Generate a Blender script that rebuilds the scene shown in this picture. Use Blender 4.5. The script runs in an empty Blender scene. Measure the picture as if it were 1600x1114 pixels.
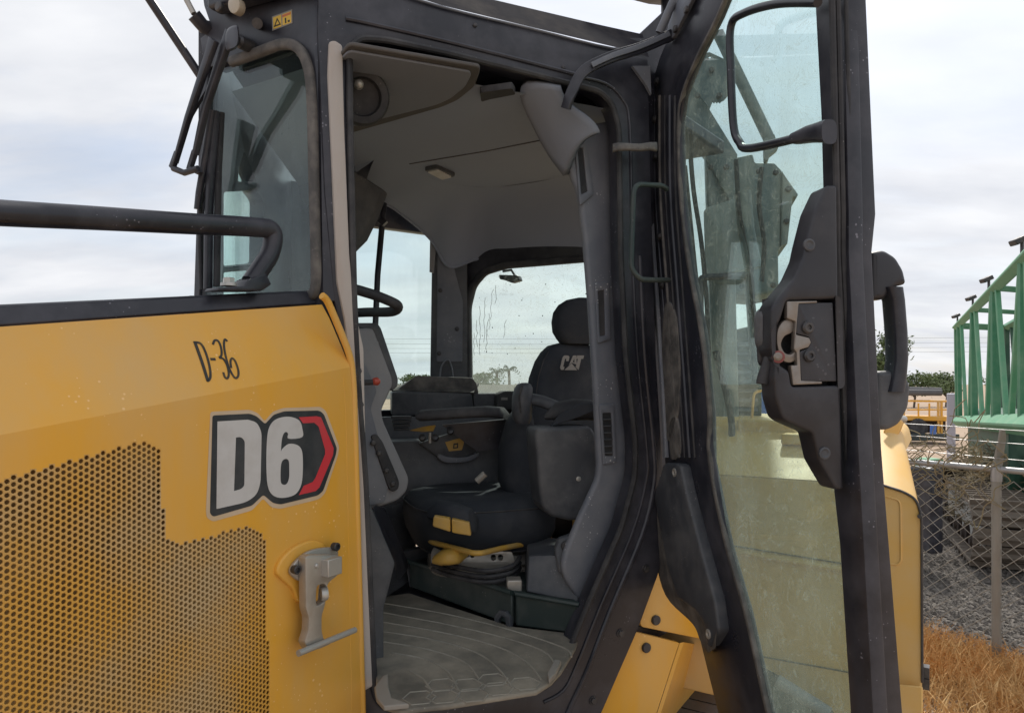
import bpy, bmesh, math, random
from mathutils import Vector, Matrix
random.seed(7)
scene = bpy.context.scene
COL = scene.collection
R_ = math.radians

# ------------------------------------------------------------------ camera, world, sun, exposure
F, CU, CV, H = 1110.0, 800.0, 600.0, 2.0       # focal length in photo pixels, horizon, eye height
cam_d = bpy.data.cameras.new('camera'); cam = bpy.data.objects.new('camera', cam_d); COL.objects.link(cam)
cam.location = (0, 0, H); cam.rotation_euler = (R_(90), 0, 0)
cam_d.sensor_width = 36; cam_d.lens = 36*F/1600; cam_d.shift_y = 43/1600
cam_d.clip_start = .02; cam_d.clip_end = 3000
scene.camera = cam

SUN_AZ, SUN_EL = 24, 52                          # degrees right of the view direction, above the horizon
w = bpy.data.worlds.new('World'); scene.world = w; w.use_nodes = True
nt = w.node_tree; nt.nodes.clear()
def wn(t, **k):
    n = nt.nodes.new(t)
    for a, b in k.items(): setattr(n, a, b)
    return n
sky = wn('ShaderNodeTexSky', sky_type='NISHITA', sun_disc=False)
sky.sun_elevation = R_(SUN_EL); sky.sun_rotation = R_(SUN_AZ); sky.dust_density = 2.0
bgs = wn('ShaderNodeBackground'); bgs.inputs[1].default_value = .12
nt.links.new(sky.outputs[0], bgs.inputs[0])
tc = wn('ShaderNodeTexCoord'); sep = wn('ShaderNodeSeparateXYZ'); nt.links.new(tc.outputs['Generated'], sep.inputs[0])
zz = wn('ShaderNodeMath', operation='MAXIMUM'); zz.inputs[1].default_value = 0.0; nt.links.new(sep.outputs[2], zz.inputs[0])
za = wn('ShaderNodeMath', operation='ADD'); za.inputs[1].default_value = .22; nt.links.new(zz.outputs[0], za.inputs[0])
dx = wn('ShaderNodeMath', operation='DIVIDE'); dy = wn('ShaderNodeMath', operation='DIVIDE')
nt.links.new(sep.outputs[0], dx.inputs[0]); nt.links.new(za.outputs[0], dx.inputs[1])
nt.links.new(sep.outputs[1], dy.inputs[0]); nt.links.new(za.outputs[0], dy.inputs[1])
cmb = wn('ShaderNodeCombineXYZ'); nt.links.new(dx.outputs[0], cmb.inputs[0]); nt.links.new(dy.outputs[0], cmb.inputs[1])
mp = wn('ShaderNodeMapping'); mp.inputs['Scale'].default_value = (1.0, 1.9, 1); mp.inputs['Rotation'].default_value = (0, 0, .35); mp.inputs['Location'].default_value = (3.1, 1.7, 0)
nt.links.new(cmb.outputs[0], mp.inputs[0])
n1 = wn('ShaderNodeTexNoise'); n1.inputs['Scale'].default_value = .85; n1.inputs['Detail'].default_value = 9; n1.inputs['Roughness'].default_value = .56; n1.inputs['Distortion'].default_value = .35
nt.links.new(mp.outputs[0], n1.inputs['Vector'])
cr1 = wn('ShaderNodeValToRGB'); cr1.color_ramp.elements[0].position = .30; cr1.color_ramp.elements[0].color = (.45, .45, .45, 1); cr1.color_ramp.elements[1].position = .55
nt.links.new(n1.outputs[0], cr1.inputs[0])
n2 = wn('ShaderNodeTexNoise'); n2.inputs['Scale'].default_value = 1.7; n2.inputs['Detail'].default_value = 7
nt.links.new(mp.outputs[0], n2.inputs['Vector'])
cr2 = wn('ShaderNodeValToRGB')
cr2.color_ramp.elements[0].position = .32; cr2.color_ramp.elements[0].color = (.56, .58, .63, 1)
cr2.color_ramp.elements[1].position = .66; cr2.color_ramp.elements[1].color = (.74, .75, .775, 1)
nt.links.new(n2.outputs[0], cr2.inputs[0])
# thin cloud scatters the sun forwards: brighter around it
nd = wn('ShaderNodeVectorMath', operation='NORMALIZE'); nt.links.new(tc.outputs['Generated'], nd.inputs[0])
dt = wn('ShaderNodeVectorMath', operation='DOT_PRODUCT'); nt.links.new(nd.outputs[0], dt.inputs[0])
dt.inputs[1].default_value = (math.sin(R_(SUN_AZ))*math.cos(R_(SUN_EL)), math.cos(R_(SUN_AZ))*math.cos(R_(SUN_EL)), math.sin(R_(SUN_EL)))
d0 = wn('ShaderNodeMath', operation='MAXIMUM'); d0.inputs[1].default_value = 0; nt.links.new(dt.outputs['Value'], d0.inputs[0])
d1 = wn('ShaderNodeMath', operation='POWER'); d1.inputs[1].default_value = 6; nt.links.new(d0.outputs[0], d1.inputs[0])
d4 = wn('ShaderNodeMath', operation='MULTIPLY_ADD'); d4.inputs[1].default_value = .32; d4.inputs[2].default_value = 1.0; nt.links.new(d1.outputs[0], d4.inputs[0])
bgc = wn('ShaderNodeBackground'); nt.links.new(d4.outputs[0], bgc.inputs[1]); nt.links.new(cr2.outputs[0], bgc.inputs[0])
mxs = wn('ShaderNodeMixShader'); nt.links.new(cr1.outputs[0], mxs.inputs[0]); nt.links.new(bgs.outputs[0], mxs.inputs[1]); nt.links.new(bgc.outputs[0], mxs.inputs[2])
wo = wn('ShaderNodeOutputWorld'); nt.links.new(mxs.outputs[0], wo.inputs[0])

sl = bpy.data.lights.new('sun', 'SUN'); sl.energy = 3.4; sl.angle = R_(3.0); sl.color = (1, .95, .87)
so = bpy.data.objects.new('sun', sl); COL.objects.link(so); so.location = (3, 6, 9)
sd = Vector((math.sin(R_(SUN_AZ))*math.cos(R_(SUN_EL)), math.cos(R_(SUN_AZ))*math.cos(R_(SUN_EL)), math.sin(R_(SUN_EL))))
so.rotation_euler = sd.to_track_quat('Z', 'Y').to_euler()

vs = scene.view_settings; vs.view_transform = 'Standard'; vs.look = 'None'; vs.exposure = .32; vs.gamma = 1; vs.use_curve_mapping = False
scene.render.engine = 'CYCLES'
scene.cycles.max_bounces = 10; scene.cycles.transparent_max_bounces = 16; scene.cycles.diffuse_bounces = 5

# ------------------------------------------------------------------ geometry helpers
CAM = Vector((0, 0, H))
def ray(u, v): return Vector(((u-CU)/F, 1, (CV-v)/F))
def P(u, v, Y): return CAM + ray(u, v)*Y
def plan(u, Y): return Vector(((u-CU)/F*Y, Y))
class Plane:
    """point o, in-plane axes ex (right) and ey (up), normal n towards the camera"""
    def __init__(s, o, ex, ey):
        s.o = Vector(o); s.ex = Vector(ex).normalized(); e = Vector(ey); e -= s.ex*e.dot(s.ex); s.ey = e.normalized()
        s.n = s.ex.cross(s.ey)
        if s.n.dot(CAM-s.o) < 0: s.ex = -s.ex; s.n = s.ex.cross(s.ey)
    def hit(s, u, v, off=0):
        r = ray(u, v); o = s.o+s.n*off
        return CAM + r*((o-CAM).dot(s.n)/r.dot(s.n))
    def off(s, d):
        q = Plane.__new__(Plane); q.o = s.o+s.n*d; q.ex = s.ex; q.ey = s.ey; q.n = s.n; return q
    def uv(s, p): d = p-s.o; return (d.dot(s.ex), d.dot(s.ey))
def vplane(p, d): return Plane((p[0], p[1], H), (d[0], d[1], 0), (0, 0, 1))
def hplane(z): return Plane((0, 5, z), (1, 0, 0), (0, 1, 0))
def cr(pts, closed=False, k=6):
    """Catmull-Rom through pixel or space points"""
    n = len(pts); out = []
    pts = [tuple(p) for p in pts]
    rng = range(n) if closed else range(n-1)
    for i in rng:
        p0 = pts[(i-1) % n] if closed or i > 0 else pts[i]; p1 = pts[i]; p2 = pts[(i+1) % n]
        p3 = pts[(i+2) % n] if closed or i+2 < n else p2
        for j in range(k):
            t = j/k
            out.append(tuple(.5*((2*b)+(-a+c)*t+(2*a-5*b+4*c-d)*t*t+(-a+3*b-3*c+d)*t**3) for a, b, c, d in zip(p0, p1, p2, p3)))
    if not closed: out.append(pts[-1])
    return out
def fil(pts, r, closed=True, k=4):
    """round the corners of a polyline by r"""
    n = len(pts); out = []; V = [Vector(p) for p in pts]
    rs = r if isinstance(r, (list, tuple)) else [r]*n
    for i in range(n):
        if not closed and i in (0, n-1): out.append(tuple(V[i])); continue
        a, b, c = V[i-1], V[i], V[(i+1) % n]
        q = min(rs[i], (a-b).length*.45, (c-b).length*.45)
        if q <= 0: out.append(tuple(b)); continue
        s = b+(a-b).normalized()*q; e = b+(c-b).normalized()*q
        for j in range(k+1):
            t = j/k; out.append(tuple(s*(1-t)**2+b*2*t*(1-t)+e*t*t))
    return out
def finish(name, me, mat, parent, smooth=True, ang=35):
    if smooth:
        for p in me.polygons: p.use_smooth = True
        try: me.set_sharp_from_angle(angle=R_(ang))
        except Exception: pass
    if mat: me.materials.append(mat)
    o = bpy.data.objects.new(name, me); COL.objects.link(o)
    if parent:
        o.parent = parent; o.matrix_parent_inverse = PINV[parent.name] if parent.name in PINV else Matrix.Identity(4)
    return o
PINV = {}
def raw(name, vs_, fs, mat, parent=None, smooth=True, ang=35, recalc=True):
    me = bpy.data.meshes.new(name); me.from_pydata([tuple(v) for v in vs_], [], fs)
    if recalc:
        bm = bmesh.new(); bm.from_mesh(me); bmesh.ops.recalc_face_normals(bm, faces=bm.faces); bm.to_mesh(me); bm.free()
    return finish(name, me, mat, parent, smooth, ang)
def bev(o, wd, seg=2, ang=30):
    m = o.modifiers.new('bevel', 'BEVEL'); m.width = wd; m.segments = seg; m.limit_method = 'ANGLE'; m.angle_limit = R_(ang); m.harden_normals = False
    return o
def shape(name, loops, pl, th, mat, parent=None, b=0, lift=0, px=True, sm=True, bres=1):
    """filled outline(s) with holes on a plane; front face at lift above it, thickness th behind"""
    cu = bpy.data.curves.new(name, 'CURVE'); cu.dimensions = '2D'; cu.fill_mode = 'BOTH' if th > 0 else 'FRONT'
    if loops and not isinstance(loops[0][0], (tuple, list)): loops = [loops]
    for lp in loops:
        q = [pl.uv(pl.hit(u, v)) for u, v in lp] if px else lp
        s = cu.splines.new('POLY'); s.points.add(len(q)-1)
        for pt, c in zip(s.points, q): pt.co = (c[0], c[1], 0, 1)
        s.use_cyclic_u = True
    b = min(b, th*.45)
    cu.extrude = max(th/2-b, 0)
    if b > 0: cu.bevel_depth = b; cu.bevel_resolution = bres; cu.offset = -b
    t = bpy.data.objects.new('tmp', cu); me = bpy.data.meshes.new_from_object(t)
    bpy.data.objects.remove(t); bpy.data.curves.remove(cu)
    me.materials.clear()
    M = Matrix((pl.ex, pl.ey, pl.n)).transposed().to_4x4(); M.translation = pl.o+pl.n*(lift-th/2)
    me.transform(M); me.name = name
    bm = bmesh.new(); bm.from_mesh(me); bmesh.ops.remove_doubles(bm, verts=bm.verts, dist=1e-6); bm.to_mesh(me); bm.free()
    return finish(name, me, mat, parent, sm)
def prism(name, pts, off, mat, parent=None, b=0, seg=2, sm=True):
    """polygon of space points extruded by vector off"""
    n = len(pts); off = Vector(off); v = [Vector(p) for p in pts]+[Vector(p)+off for p in pts]
    f = [list(range(n)), list(range(2*n-1, n-1, -1))]+[[i, (i+1) % n, n+(i+1) % n, n+i] for i in range(n)]
    o = raw(name, v, f, mat, parent, sm)
    if b: bev(o, b, seg)
    return o
def box(name, c, ax, ay, az, s, mat, parent=None, b=0, seg=2):
    """oriented box: centre, three axes, three full sizes"""
    A = [Vector(a).normalized()*(k/2) for a, k in zip((ax, ay, az), s)]
    v = [Vector(c)+A[0]*i+A[1]*j+A[2]*k for i in (-1, 1) for j in (-1, 1) for k in (-1, 1)]
    f = [(0, 1, 3, 2), (4, 6, 7, 5), (0, 4, 5, 1), (2, 3, 7, 6), (0, 2, 6, 4), (1, 5, 7, 3)]
    o = raw(name, v, f, mat, parent)
    if b: bev(o, b, seg)
    return o
def frames(pts, closed):
    n = len(pts); T = []
    for i in range(n):
        a = pts[(i-1) % n] if closed or i else pts[i]; c = pts[(i+1) % n] if closed or i < n-1 else pts[i]
        T.append((c-a).normalized())
    return T
def sweep(name, pts, prof, up, mat, parent=None, closed=False, caps=True, sm=True, ang=40):
    """sweep a 2D profile (side, up) along pts; up = constant reference or None for a round tube"""
    pts = [Vector(p) for p in pts]; T = frames(pts, closed); n = len(pts); m = len(prof); v = []
    u = Vector(up) if up is not None else None
    if u is None:
        u0 = Vector((0, 0, 1)) if abs(T[0].z) < .9 else Vector((1, 0, 0)); u0 = (u0-T[0]*u0.dot(T[0])).normalized()
    for i in range(n):
        if up is None:
            u0 = (u0-T[i]*u0.dot(T[i])).normalized(); uu = u0
        else: uu = (u-T[i]*u.dot(T[i])).normalized()
        sd_ = T[i].cross(uu)
        for a, b_ in prof: v.append(pts[i]+sd_*a+uu*b_)
    f = []
    for i in range(n if closed else n-1):
        j = (i+1) % n
        for k in range(m): f.append((i*m+k, i*m+(k+1) % m, j*m+(k+1) % m, j*m+k))
    if caps and not closed: f.append(list(range(m))[::-1]); f.append(list(range((n-1)*m, n*m)))
    return raw(name, v, f, mat, parent, sm, ang)
def circ(r, n=10, sx=1, sy=1): return [(math.cos(2*math.pi*i/n)*r*sx, math.sin(2*math.pi*i/n)*r*sy) for i in range(n)]
def rr(w_, h_, r, k=3):
    return fil([(-w_/2, -h_/2), (w_/2, -h_/2), (w_/2, h_/2), (-w_/2, h_/2)], r, True, k)
def tube(name, pts, r, mat, parent=None, closed=False, n=12, fr=0, k=6):
    pts = [Vector(p) for p in pts]
    if fr: pts = [Vector(p) for p in fil(pts, fr, closed, k)]
    return sweep(name, pts, circ(r, n), None, mat, parent, closed)
def loft(name, rings, mat, parent=None, caps=True, ang=50, closed_ring=True):
    m = len(rings[0]); v = [p for r in rings for p in r]; f = []
    for i in range(len(rings)-1):
        for k in range(m if closed_ring else m-1): f.append((i*m+k, i*m+(k+1) % m, (i+1)*m+(k+1) % m, (i+1)*m+k))
    if caps and closed_ring: f.append(list(range(m))[::-1]); f.append(list(range((len(rings)-1)*m, len(rings)*m)))
    return raw(name, v, f, mat, parent, True, ang)
def sring(c, ax, ay, rx, ry, p=2.6, n=28):
    out = []; c = Vector(c); ax = Vector(ax).normalized(); ay = Vector(ay).normalized()
    for i in range(n):
        t = 2*math.pi*i/n; a, b_ = math.cos(t), math.sin(t)
        out.append(c+ax*rx*math.copysign(abs(a)**(2/p), a)+ay*ry*math.copysign(abs(b_)**(2/p), b_))
    return out
def disc(name, c, n, prof, mat, parent=None, seg=20, ang=30):
    """turned piece: profile of (radius, height along n)"""
    n = Vector(n).normalized(); a = n.orthogonal().normalized(); b_ = n.cross(a); c = Vector(c)
    rings = [[c+n*h+(a*math.cos(2*math.pi*i/seg)+b_*math.sin(2*math.pi*i/seg))*r for i in range(seg)] for r, h in prof]
    return loft(name, rings, mat, parent, True, ang)
def bolt(c, n, r, mat, parent, name='bolt', h=None):
    h = h or r*.7
    o = disc(name, c, n, [(r*1.35, -.002), (r*1.35, h*.2), (r*1.3, h*.28)], mat, parent, 16)
    n = Vector(n).normalized(); a = n.orthogonal().normalized(); b_ = n.cross(a); c = Vector(c)
    me = o.data; bm = bmesh.new(); bm.from_mesh(me)
    q = [[bm.verts.new(c+n*hh+(a*math.cos(i*math.pi/3+.3)+b_*math.sin(i*math.pi/3+.3))*rr_) for i in range(6)] for rr_, hh in ((r, 0), (r, h*.9), (r*.86, h))]
    for s in range(2):
        for i in range(6): bm.faces.new((q[s][i], q[s][(i+1) % 6], q[s+1][(i+1) % 6], q[s+1][i]))
    bm.faces.new(q[2]); bmesh.ops.recalc_face_normals(bm, faces=bm.faces); bm.to_mesh(me); bm.free()
    return o
def tag(o, label, cat=None, group=None, kind=None):
    if label: o['label'] = label
    if cat: o['category'] = cat
    if group: o['group'] = group
    if kind: o['kind'] = kind
    return o
def thing(name, loc, label, cat, group=None):
    o = bpy.data.objects.new(name, None); COL.objects.link(o); o.location = loc; o.empty_display_size = .2
    PINV[o.name] = Matrix.Translation(-Vector(loc))
    return tag(o, label, cat, group)

# ------------------------------------------------------------------ materials
def mat(name, col, rough=.5, metal=0, dust=(.30, .27, .23), amt=.25, scale=7, lo=.45, hi=.75, bump=.0, bscale=300, speck=0, sscale=160, spec=.5, coat=0, stretch=(1, 1, 1)):
    m = bpy.data.materials.new(name); m.use_nodes = True; t = m.node_tree; b = t.nodes['Principled BSDF']
    def nn(ty): return t.nodes.new(ty)
    tcn = nn('ShaderNodeTexCoord'); mpn = nn('ShaderNodeMapping'); mpn.inputs['Scale'].default_value = stretch
    t.links.new(tcn.outputs['Object'], mpn.inputs[0])
    no = nn('ShaderNodeTexNoise'); no.inputs['Scale'].default_value = scale; no.inputs['Detail'].default_value = 9; no.inputs['Roughness'].default_value = .62
    t.links.new(mpn.outputs[0], no.inputs['Vector'])
    rp = nn('ShaderNodeMapRange'); rp.inputs[1].default_value = lo; rp.inputs[2].default_value = hi; rp.inputs[3].default_value = 0; rp.inputs[4].default_value = amt
    t.links.new(no.outputs[0], rp.inputs[0])
    mx = nn('ShaderNodeMix'); mx.data_type = 'RGBA'; mx.inputs[6].default_value = (*col, 1); mx.inputs[7].default_value = (*dust, 1)
    t.links.new(rp.outputs[0], mx.inputs[0]); out = mx.outputs[2]
    if speck:
        vo = nn('ShaderNodeTexVoronoi'); vo.inputs['Scale'].default_value = sscale; t.links.new(tcn.outputs['Object'], vo.inputs['Vector'])
        n3 = nn('ShaderNodeTexNoise'); n3.inputs['Scale'].default_value = sscale*.11; n3.inputs['Detail'].default_value = 4; t.links.new(tcn.outputs['Object'], n3.inputs['Vector'])
        r2 = nn('ShaderNodeMapRange'); r2.inputs[1].default_value = .5; r2.inputs[2].default_value = .75; r2.inputs[3].default_value = 0; r2.inputs[4].default_value = .26; t.links.new(n3.outputs[0], r2.inputs[0])
        lt = nn('ShaderNodeMath'); lt.operation = 'LESS_THAN'; t.links.new(vo.outputs['Distance'], lt.inputs[0]); t.links.new(r2.outputs[0], lt.inputs[1])
        mu = nn('ShaderNodeMath'); mu.operation = 'MULTIPLY'; mu.inputs[1].default_value = speck; t.links.new(lt.outputs[0], mu.inputs[0])
        m2 = nn('ShaderNodeMix'); m2.data_type = 'RGBA'; m2.inputs[7].default_value = (dust[0]*1.5, dust[1]*1.5, dust[2]*1.5, 1)
        t.links.new(mu.outputs[0], m2.inputs[0]); t.links.new(out, m2.inputs[6]); out = m2.outputs[2]
    t.links.new(out, b.inputs['Base Color'])
    rg = nn('ShaderNodeMapRange'); rg.inputs[1].default_value = .3; rg.inputs[2].default_value = .7; rg.inputs[3].default_value = max(.02, rough-.08); rg.inputs[4].default_value = min(1, rough+.15)
    t.links.new(no.outputs[0], rg.inputs[0]); t.links.new(rg.outputs[0], b.inputs['Roughness'])
    b.inputs['Metallic'].default_value = metal; b.inputs['Specular IOR Level'].default_value = spec
    if coat: b.inputs['Coat Weight'].default_value = coat; b.inputs['Coat Roughness'].default_value = .15
    if bump:
        nb = nn('ShaderNodeTexNoise'); nb.inputs['Scale'].default_value = bscale; nb.inputs['Detail'].default_value = 4; t.links.new(tcn.outputs['Object'], nb.inputs['Vector'])
        bp = nn('ShaderNodeBump'); bp.inputs['Strength'].default_value = bump; bp.inputs['Distance'].default_value = .002
        t.links.new(nb.outputs[0], bp.inputs['Height']); t.links.new(bp.outputs[0], b.inputs['Normal'])
    return m
def glass(name, tint, dirt=.05, dscale=9, dcol=(.5, .52, .48), refl=1.0, lo=.5, streak=(1, 1, .35), low=None, lowamt=.3):
    m = bpy.data.materials.new(name); m.use_nodes = True; t = m.node_tree; t.nodes.clear()
    def nn(ty): return t.nodes.new(ty)
    tr = nn('ShaderNodeBsdfTransparent'); tr.inputs[0].default_value = (*tint, 1)
    gl = nn('ShaderNodeBsdfGlossy'); gl.inputs['Roughness'].default_value = .015; gl.inputs[0].default_value = (refl, refl, refl, 1)
    fr = nn('ShaderNodeFresnel'); geo = nn('ShaderNodeNewGeometry'); io = nn('ShaderNodeMapRange')     # same reflectance from either side of the pane
    io.inputs[1].default_value = 0; io.inputs[2].default_value = 1; io.inputs[3].default_value = 1.45; io.inputs[4].default_value = 1/1.45
    t.links.new(geo.outputs['Backfacing'], io.inputs[0]); t.links.new(io.outputs[0], fr.inputs[0])
    m1 = nn('ShaderNodeMixShader'); t.links.new(fr.outputs[0], m1.inputs[0]); t.links.new(tr.outputs[0], m1.inputs[1]); t.links.new(gl.outputs[0], m1.inputs[2])
    tcn = nn('ShaderNodeTexCoord'); mpn = nn('ShaderNodeMapping'); mpn.inputs['Scale'].default_value = streak; t.links.new(tcn.outputs['Object'], mpn.inputs[0])
    no = nn('ShaderNodeTexNoise'); no.inputs['Scale'].default_value = dscale; no.inputs['Detail'].default_value = 10; no.inputs['Roughness'].default_value = .7; t.links.new(mpn.outputs[0], no.inputs['Vector'])
    rp = nn('ShaderNodeMapRange'); rp.inputs[1].default_value = lo; rp.inputs[2].default_value = .8; rp.inputs[3].default_value = dirt*.25; rp.inputs[4].default_value = dirt*2.2; t.links.new(no.outputs[0], rp.inputs[0])
    vo = nn('ShaderNodeTexVoronoi'); vo.inputs['Scale'].default_value = 70; t.links.new(tcn.outputs['Object'], vo.inputs['Vector'])
    lt = nn('ShaderNodeMath'); lt.operation = 'LESS_THAN'; lt.inputs[1].default_value = .07; t.links.new(vo.outputs['Distance'], lt.inputs[0])
    ms = nn('ShaderNodeMath'); ms.operation = 'MULTIPLY_ADD'; ms.inputs[1].default_value = min(.35, dirt*4); t.links.new(lt.outputs[0], ms.inputs[0]); t.links.new(rp.outputs[0], ms.inputs[2])
    dirt_out = ms.outputs[0]
    if low is not None:                                  # dust lies thicker towards the bottom edge of the pane
        sx_ = nn('ShaderNodeSeparateXYZ'); t.links.new(tcn.outputs['Object'], sx_.inputs[0])
        lr = nn('ShaderNodeMapRange'); lr.interpolation_type = 'SMOOTHSTEP'; lr.inputs[1].default_value = low[0]; lr.inputs[2].default_value = low[1]; lr.inputs[3].default_value = lowamt; lr.inputs[4].default_value = 0; t.links.new(sx_.outputs[2], lr.inputs[0])
        n4 = nn('ShaderNodeTexNoise'); n4.inputs['Scale'].default_value = dscale*9; n4.inputs['Detail'].default_value = 8; n4.inputs['Roughness'].default_value = .75; n4.inputs['Distortion'].default_value = 1.2; t.links.new(tcn.outputs['Object'], n4.inputs['Vector'])
        r4 = nn('ShaderNodeMapRange'); r4.inputs[1].default_value = .46; r4.inputs[2].default_value = .64; r4.inputs[3].default_value = .7; r4.inputs[4].default_value = 1.35; t.links.new(n4.outputs[0], r4.inputs[0])
        ma = nn('ShaderNodeMath'); ma.operation = 'MULTIPLY_ADD'; t.links.new(lr.outputs[0], ma.inputs[0]); t.links.new(r4.outputs[0], ma.inputs[1]); t.links.new(ms.outputs[0], ma.inputs[2])
        n5 = nn('ShaderNodeTexNoise'); n5.inputs['Scale'].default_value = 11; n5.inputs['Detail'].default_value = 3; n5.inputs['Distortion'].default_value = 2.5; t.links.new(tcn.outputs['Object'], n5.inputs['Vector'])      # fine scratches and wipe marks
        c5 = nn('ShaderNodeMath'); c5.operation = 'COMPARE'; c5.inputs[1].default_value = .5; c5.inputs[2].default_value = .011; t.links.new(n5.outputs[0], c5.inputs[0])
        g5 = nn('ShaderNodeMath'); g5.operation = 'MULTIPLY'; t.links.new(c5.outputs[0], g5.inputs[0]); t.links.new(r4.outputs[0], g5.inputs[1])
        h5 = nn('ShaderNodeMath'); h5.operation = 'MULTIPLY'; t.links.new(g5.outputs[0], h5.inputs[0]); h5.inputs[1].default_value = .16
        s5 = nn('ShaderNodeMath'); s5.operation = 'ADD'; t.links.new(ma.outputs[0], s5.inputs[0]); t.links.new(h5.outputs[0], s5.inputs[1]); dirt_out = s5.outputs[0]
    df = nn('ShaderNodeBsdfDiffuse'); df.inputs[0].default_value = (*dcol, 1); tl = nn('ShaderNodeBsdfTranslucent'); tl.inputs[0].default_value = (*dcol, 1)
    ad = nn('ShaderNodeMixShader'); ad.inputs[0].default_value = .5; t.links.new(df.outputs[0], ad.inputs[1]); t.links.new(tl.outputs[0], ad.inputs[2])
    m2 = nn('ShaderNodeMixShader'); t.links.new(dirt_out, m2.inputs[0]); t.links.new(m1.outputs[0], m2.inputs[1]); t.links.new(ad.outputs[0], m2.inputs[2])
    o = nn('ShaderNodeOutputMaterial'); t.links.new(m2.outputs[0], o.inputs[0])
    return m
M = {}
M['yellow'] = mat('yellow_paint', (.77, .385, .028), .38, dust=(.60, .42, .20), amt=.7, scale=3.2, lo=.40, hi=.76, speck=.6, sscale=70, bump=.06, bscale=9, coat=.12, stretch=(1, 1, .35))
M['yellow_dusty'] = mat('dusty_yellow_paint', (.72, .42, .09), .5, dust=(.66, .50, .29), amt=.75, scale=3, lo=.35, hi=.7, bump=.03, bscale=700)
M['black'] = mat('black_paint', (.017, .018, .026), .34, dust=(.14, .14, .165), amt=.5, scale=6, lo=.45, hi=.8, speck=.7, sscale=95)
M['black_matte'] = mat('black_rubber', (.022, .023, .027), .7, dust=(.18, .175, .175), amt=.5, scale=9, lo=.42, hi=.8, speck=.5, sscale=140)
M['gasket'] = mat('dusty_grey_gasket', (.07, .068, .066), .75, dust=(.26, .24, .22), amt=.7, scale=16, lo=.4, hi=.7, speck=.5, sscale=150, bump=.15, bscale=120)
M['trim'] = mat('grey_cab_plastic', (.130, .143, .172), .55, dust=(.36, .355, .355), amt=.45, scale=6, lo=.42, hi=.8, speck=.8, sscale=85, bump=.10, bscale=900)
M['trim_dark'] = mat('charcoal_cab_plastic', (.052, .057, .067), .5, dust=(.26, .26, .26), amt=.45, scale=8, lo=.42, hi=.8, speck=.45, sscale=130, bump=.06, bscale=1100)
M['trim_corner'] = mat('warm_grey_corner_plastic', (.125, .125, .128), .6, dust=(.34, .32, .30), amt=.5, scale=8, bump=.06, bscale=900)
M['trim_light'] = mat('light_grey_dash_plastic', (.22, .225, .24), .5, dust=(.33, .32, .31), amt=.4, scale=7, speck=.3, bump=.05, bscale=1100)
M['liner'] = mat('headliner_fabric', (.265, .30, .375), .85, dust=(.29, .32, .38), amt=.4, scale=4, bump=.1, bscale=900)
M['liner_mid'] = mat('grey_hatch_panel', (.185, .20, .235), .85, dust=(.24, .25, .27), amt=.4, scale=6, bump=.1, bscale=900)
M['liner_dark'] = mat('dark_headliner', (.085, .08, .078), .8, amt=.2, bump=.1, bscale=900)
M['fabric'] = mat('black_seat_fabric', (.034, .039, .048), .85, dust=(.12, .12, .125), amt=.35, scale=9, bump=.35, bscale=700, spec=.25)
M['cream'] = mat('raw_cream_post_paint', (.42, .385, .355), .6, dust=(.36, .28, .22), amt=.6, scale=10, lo=.48, hi=.75, speck=.5, sscale=90, stretch=(1, 1, .3))
M['mat'] = mat('dusty_floor_mat', (.125, .118, .10), .9, dust=(.36, .32, .255), amt=1.0, scale=6, lo=.32, hi=.7, speck=.5, sscale=100, bump=.3, bscale=160)
M['mat_rib'] = mat('dusty_mat_rib', (.30, .28, .235), .9, dust=(.12, .115, .1), amt=.6, scale=14, bump=.3, bscale=160)
M['base'] = mat('dark_green_seat_base', (.022, .036, .035), .45, dust=(.16, .155, .14), amt=.5, scale=7, lo=.45, hi=.8, speck=.5, sscale=90)
M['metal'] = mat('zinc_plated_steel', (.46, .45, .42), .36, metal=.45, dust=(.35, .30, .24), amt=.4, scale=20)
M['metal_dull'] = mat('dull_cast_metal', (.44, .415, .375), .45, metal=.6, dust=(.34, .28, .21), amt=.5, scale=18, bump=.12, bscale=300)
M['bolt'] = mat('dark_bolt_steel', (.06, .06, .065), .45, metal=.5, dust=(.22, .2, .18), amt=.4, scale=40)
M['red'] = mat('red_decal_vinyl', (.60, .035, .05), .4, dust=(.3, .12, .12), amt=.3, scale=14)
M['white'] = mat('white_decal_vinyl', (.56, .555, .55), .45, dust=(.33, .30, .25), amt=.5, scale=9, lo=.48, hi=.75)
M['halo'] = mat('pale_decal_border', (.60, .47, .33), .5, dust=(.5, .33, .12), amt=.5, scale=9)
M['decal'] = mat('black_decal_vinyl', (.022, .026, .032), .4, dust=(.12, .12, .12), amt=.4, scale=12, speck=.4, sscale=150)
M['number'] = mat('dark_stencil_paint', (.030, .030, .027), .6, dust=(.30, .17, .04), amt=.5, scale=30, lo=.5, hi=.8)
M['tag'] = mat('yellow_label_print', (.72, .47, .06), .5, amt=.2)
M['red_label'] = mat('orange_label_print', (.55, .16, .06), .5, amt=.2)
M['handle_y'] = mat('yellow_lever_plastic', (.56, .33, .055), .5, dust=(.3, .24, .15), amt=.6, scale=12, lo=.4, hi=.7)
M['logo'] = mat('pale_seat_logo', (.27, .26, .245), .8, amt=.1)
M['latch_metal'] = mat('worn_latch_steel', (.26, .235, .21), .42, metal=.6, dust=(.16, .12, .09), amt=.6, scale=25)
M['black_plastic'] = mat('black_latch_plastic', (.020, .020, .025), .42, dust=(.10, .10, .11), amt=.35, scale=10, speck=.4, sscale=90)
M['rust_ring'] = mat('worn_red_ring', (.22, .05, .045), .5, amt=.3)
M['amber'] = mat('beige_lamp_lens', (.42, .36, .27), .25, amt=.2)
M['redtip'] = mat('red_lever_tip', (.50, .07, .04), .35, amt=.1)
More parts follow.
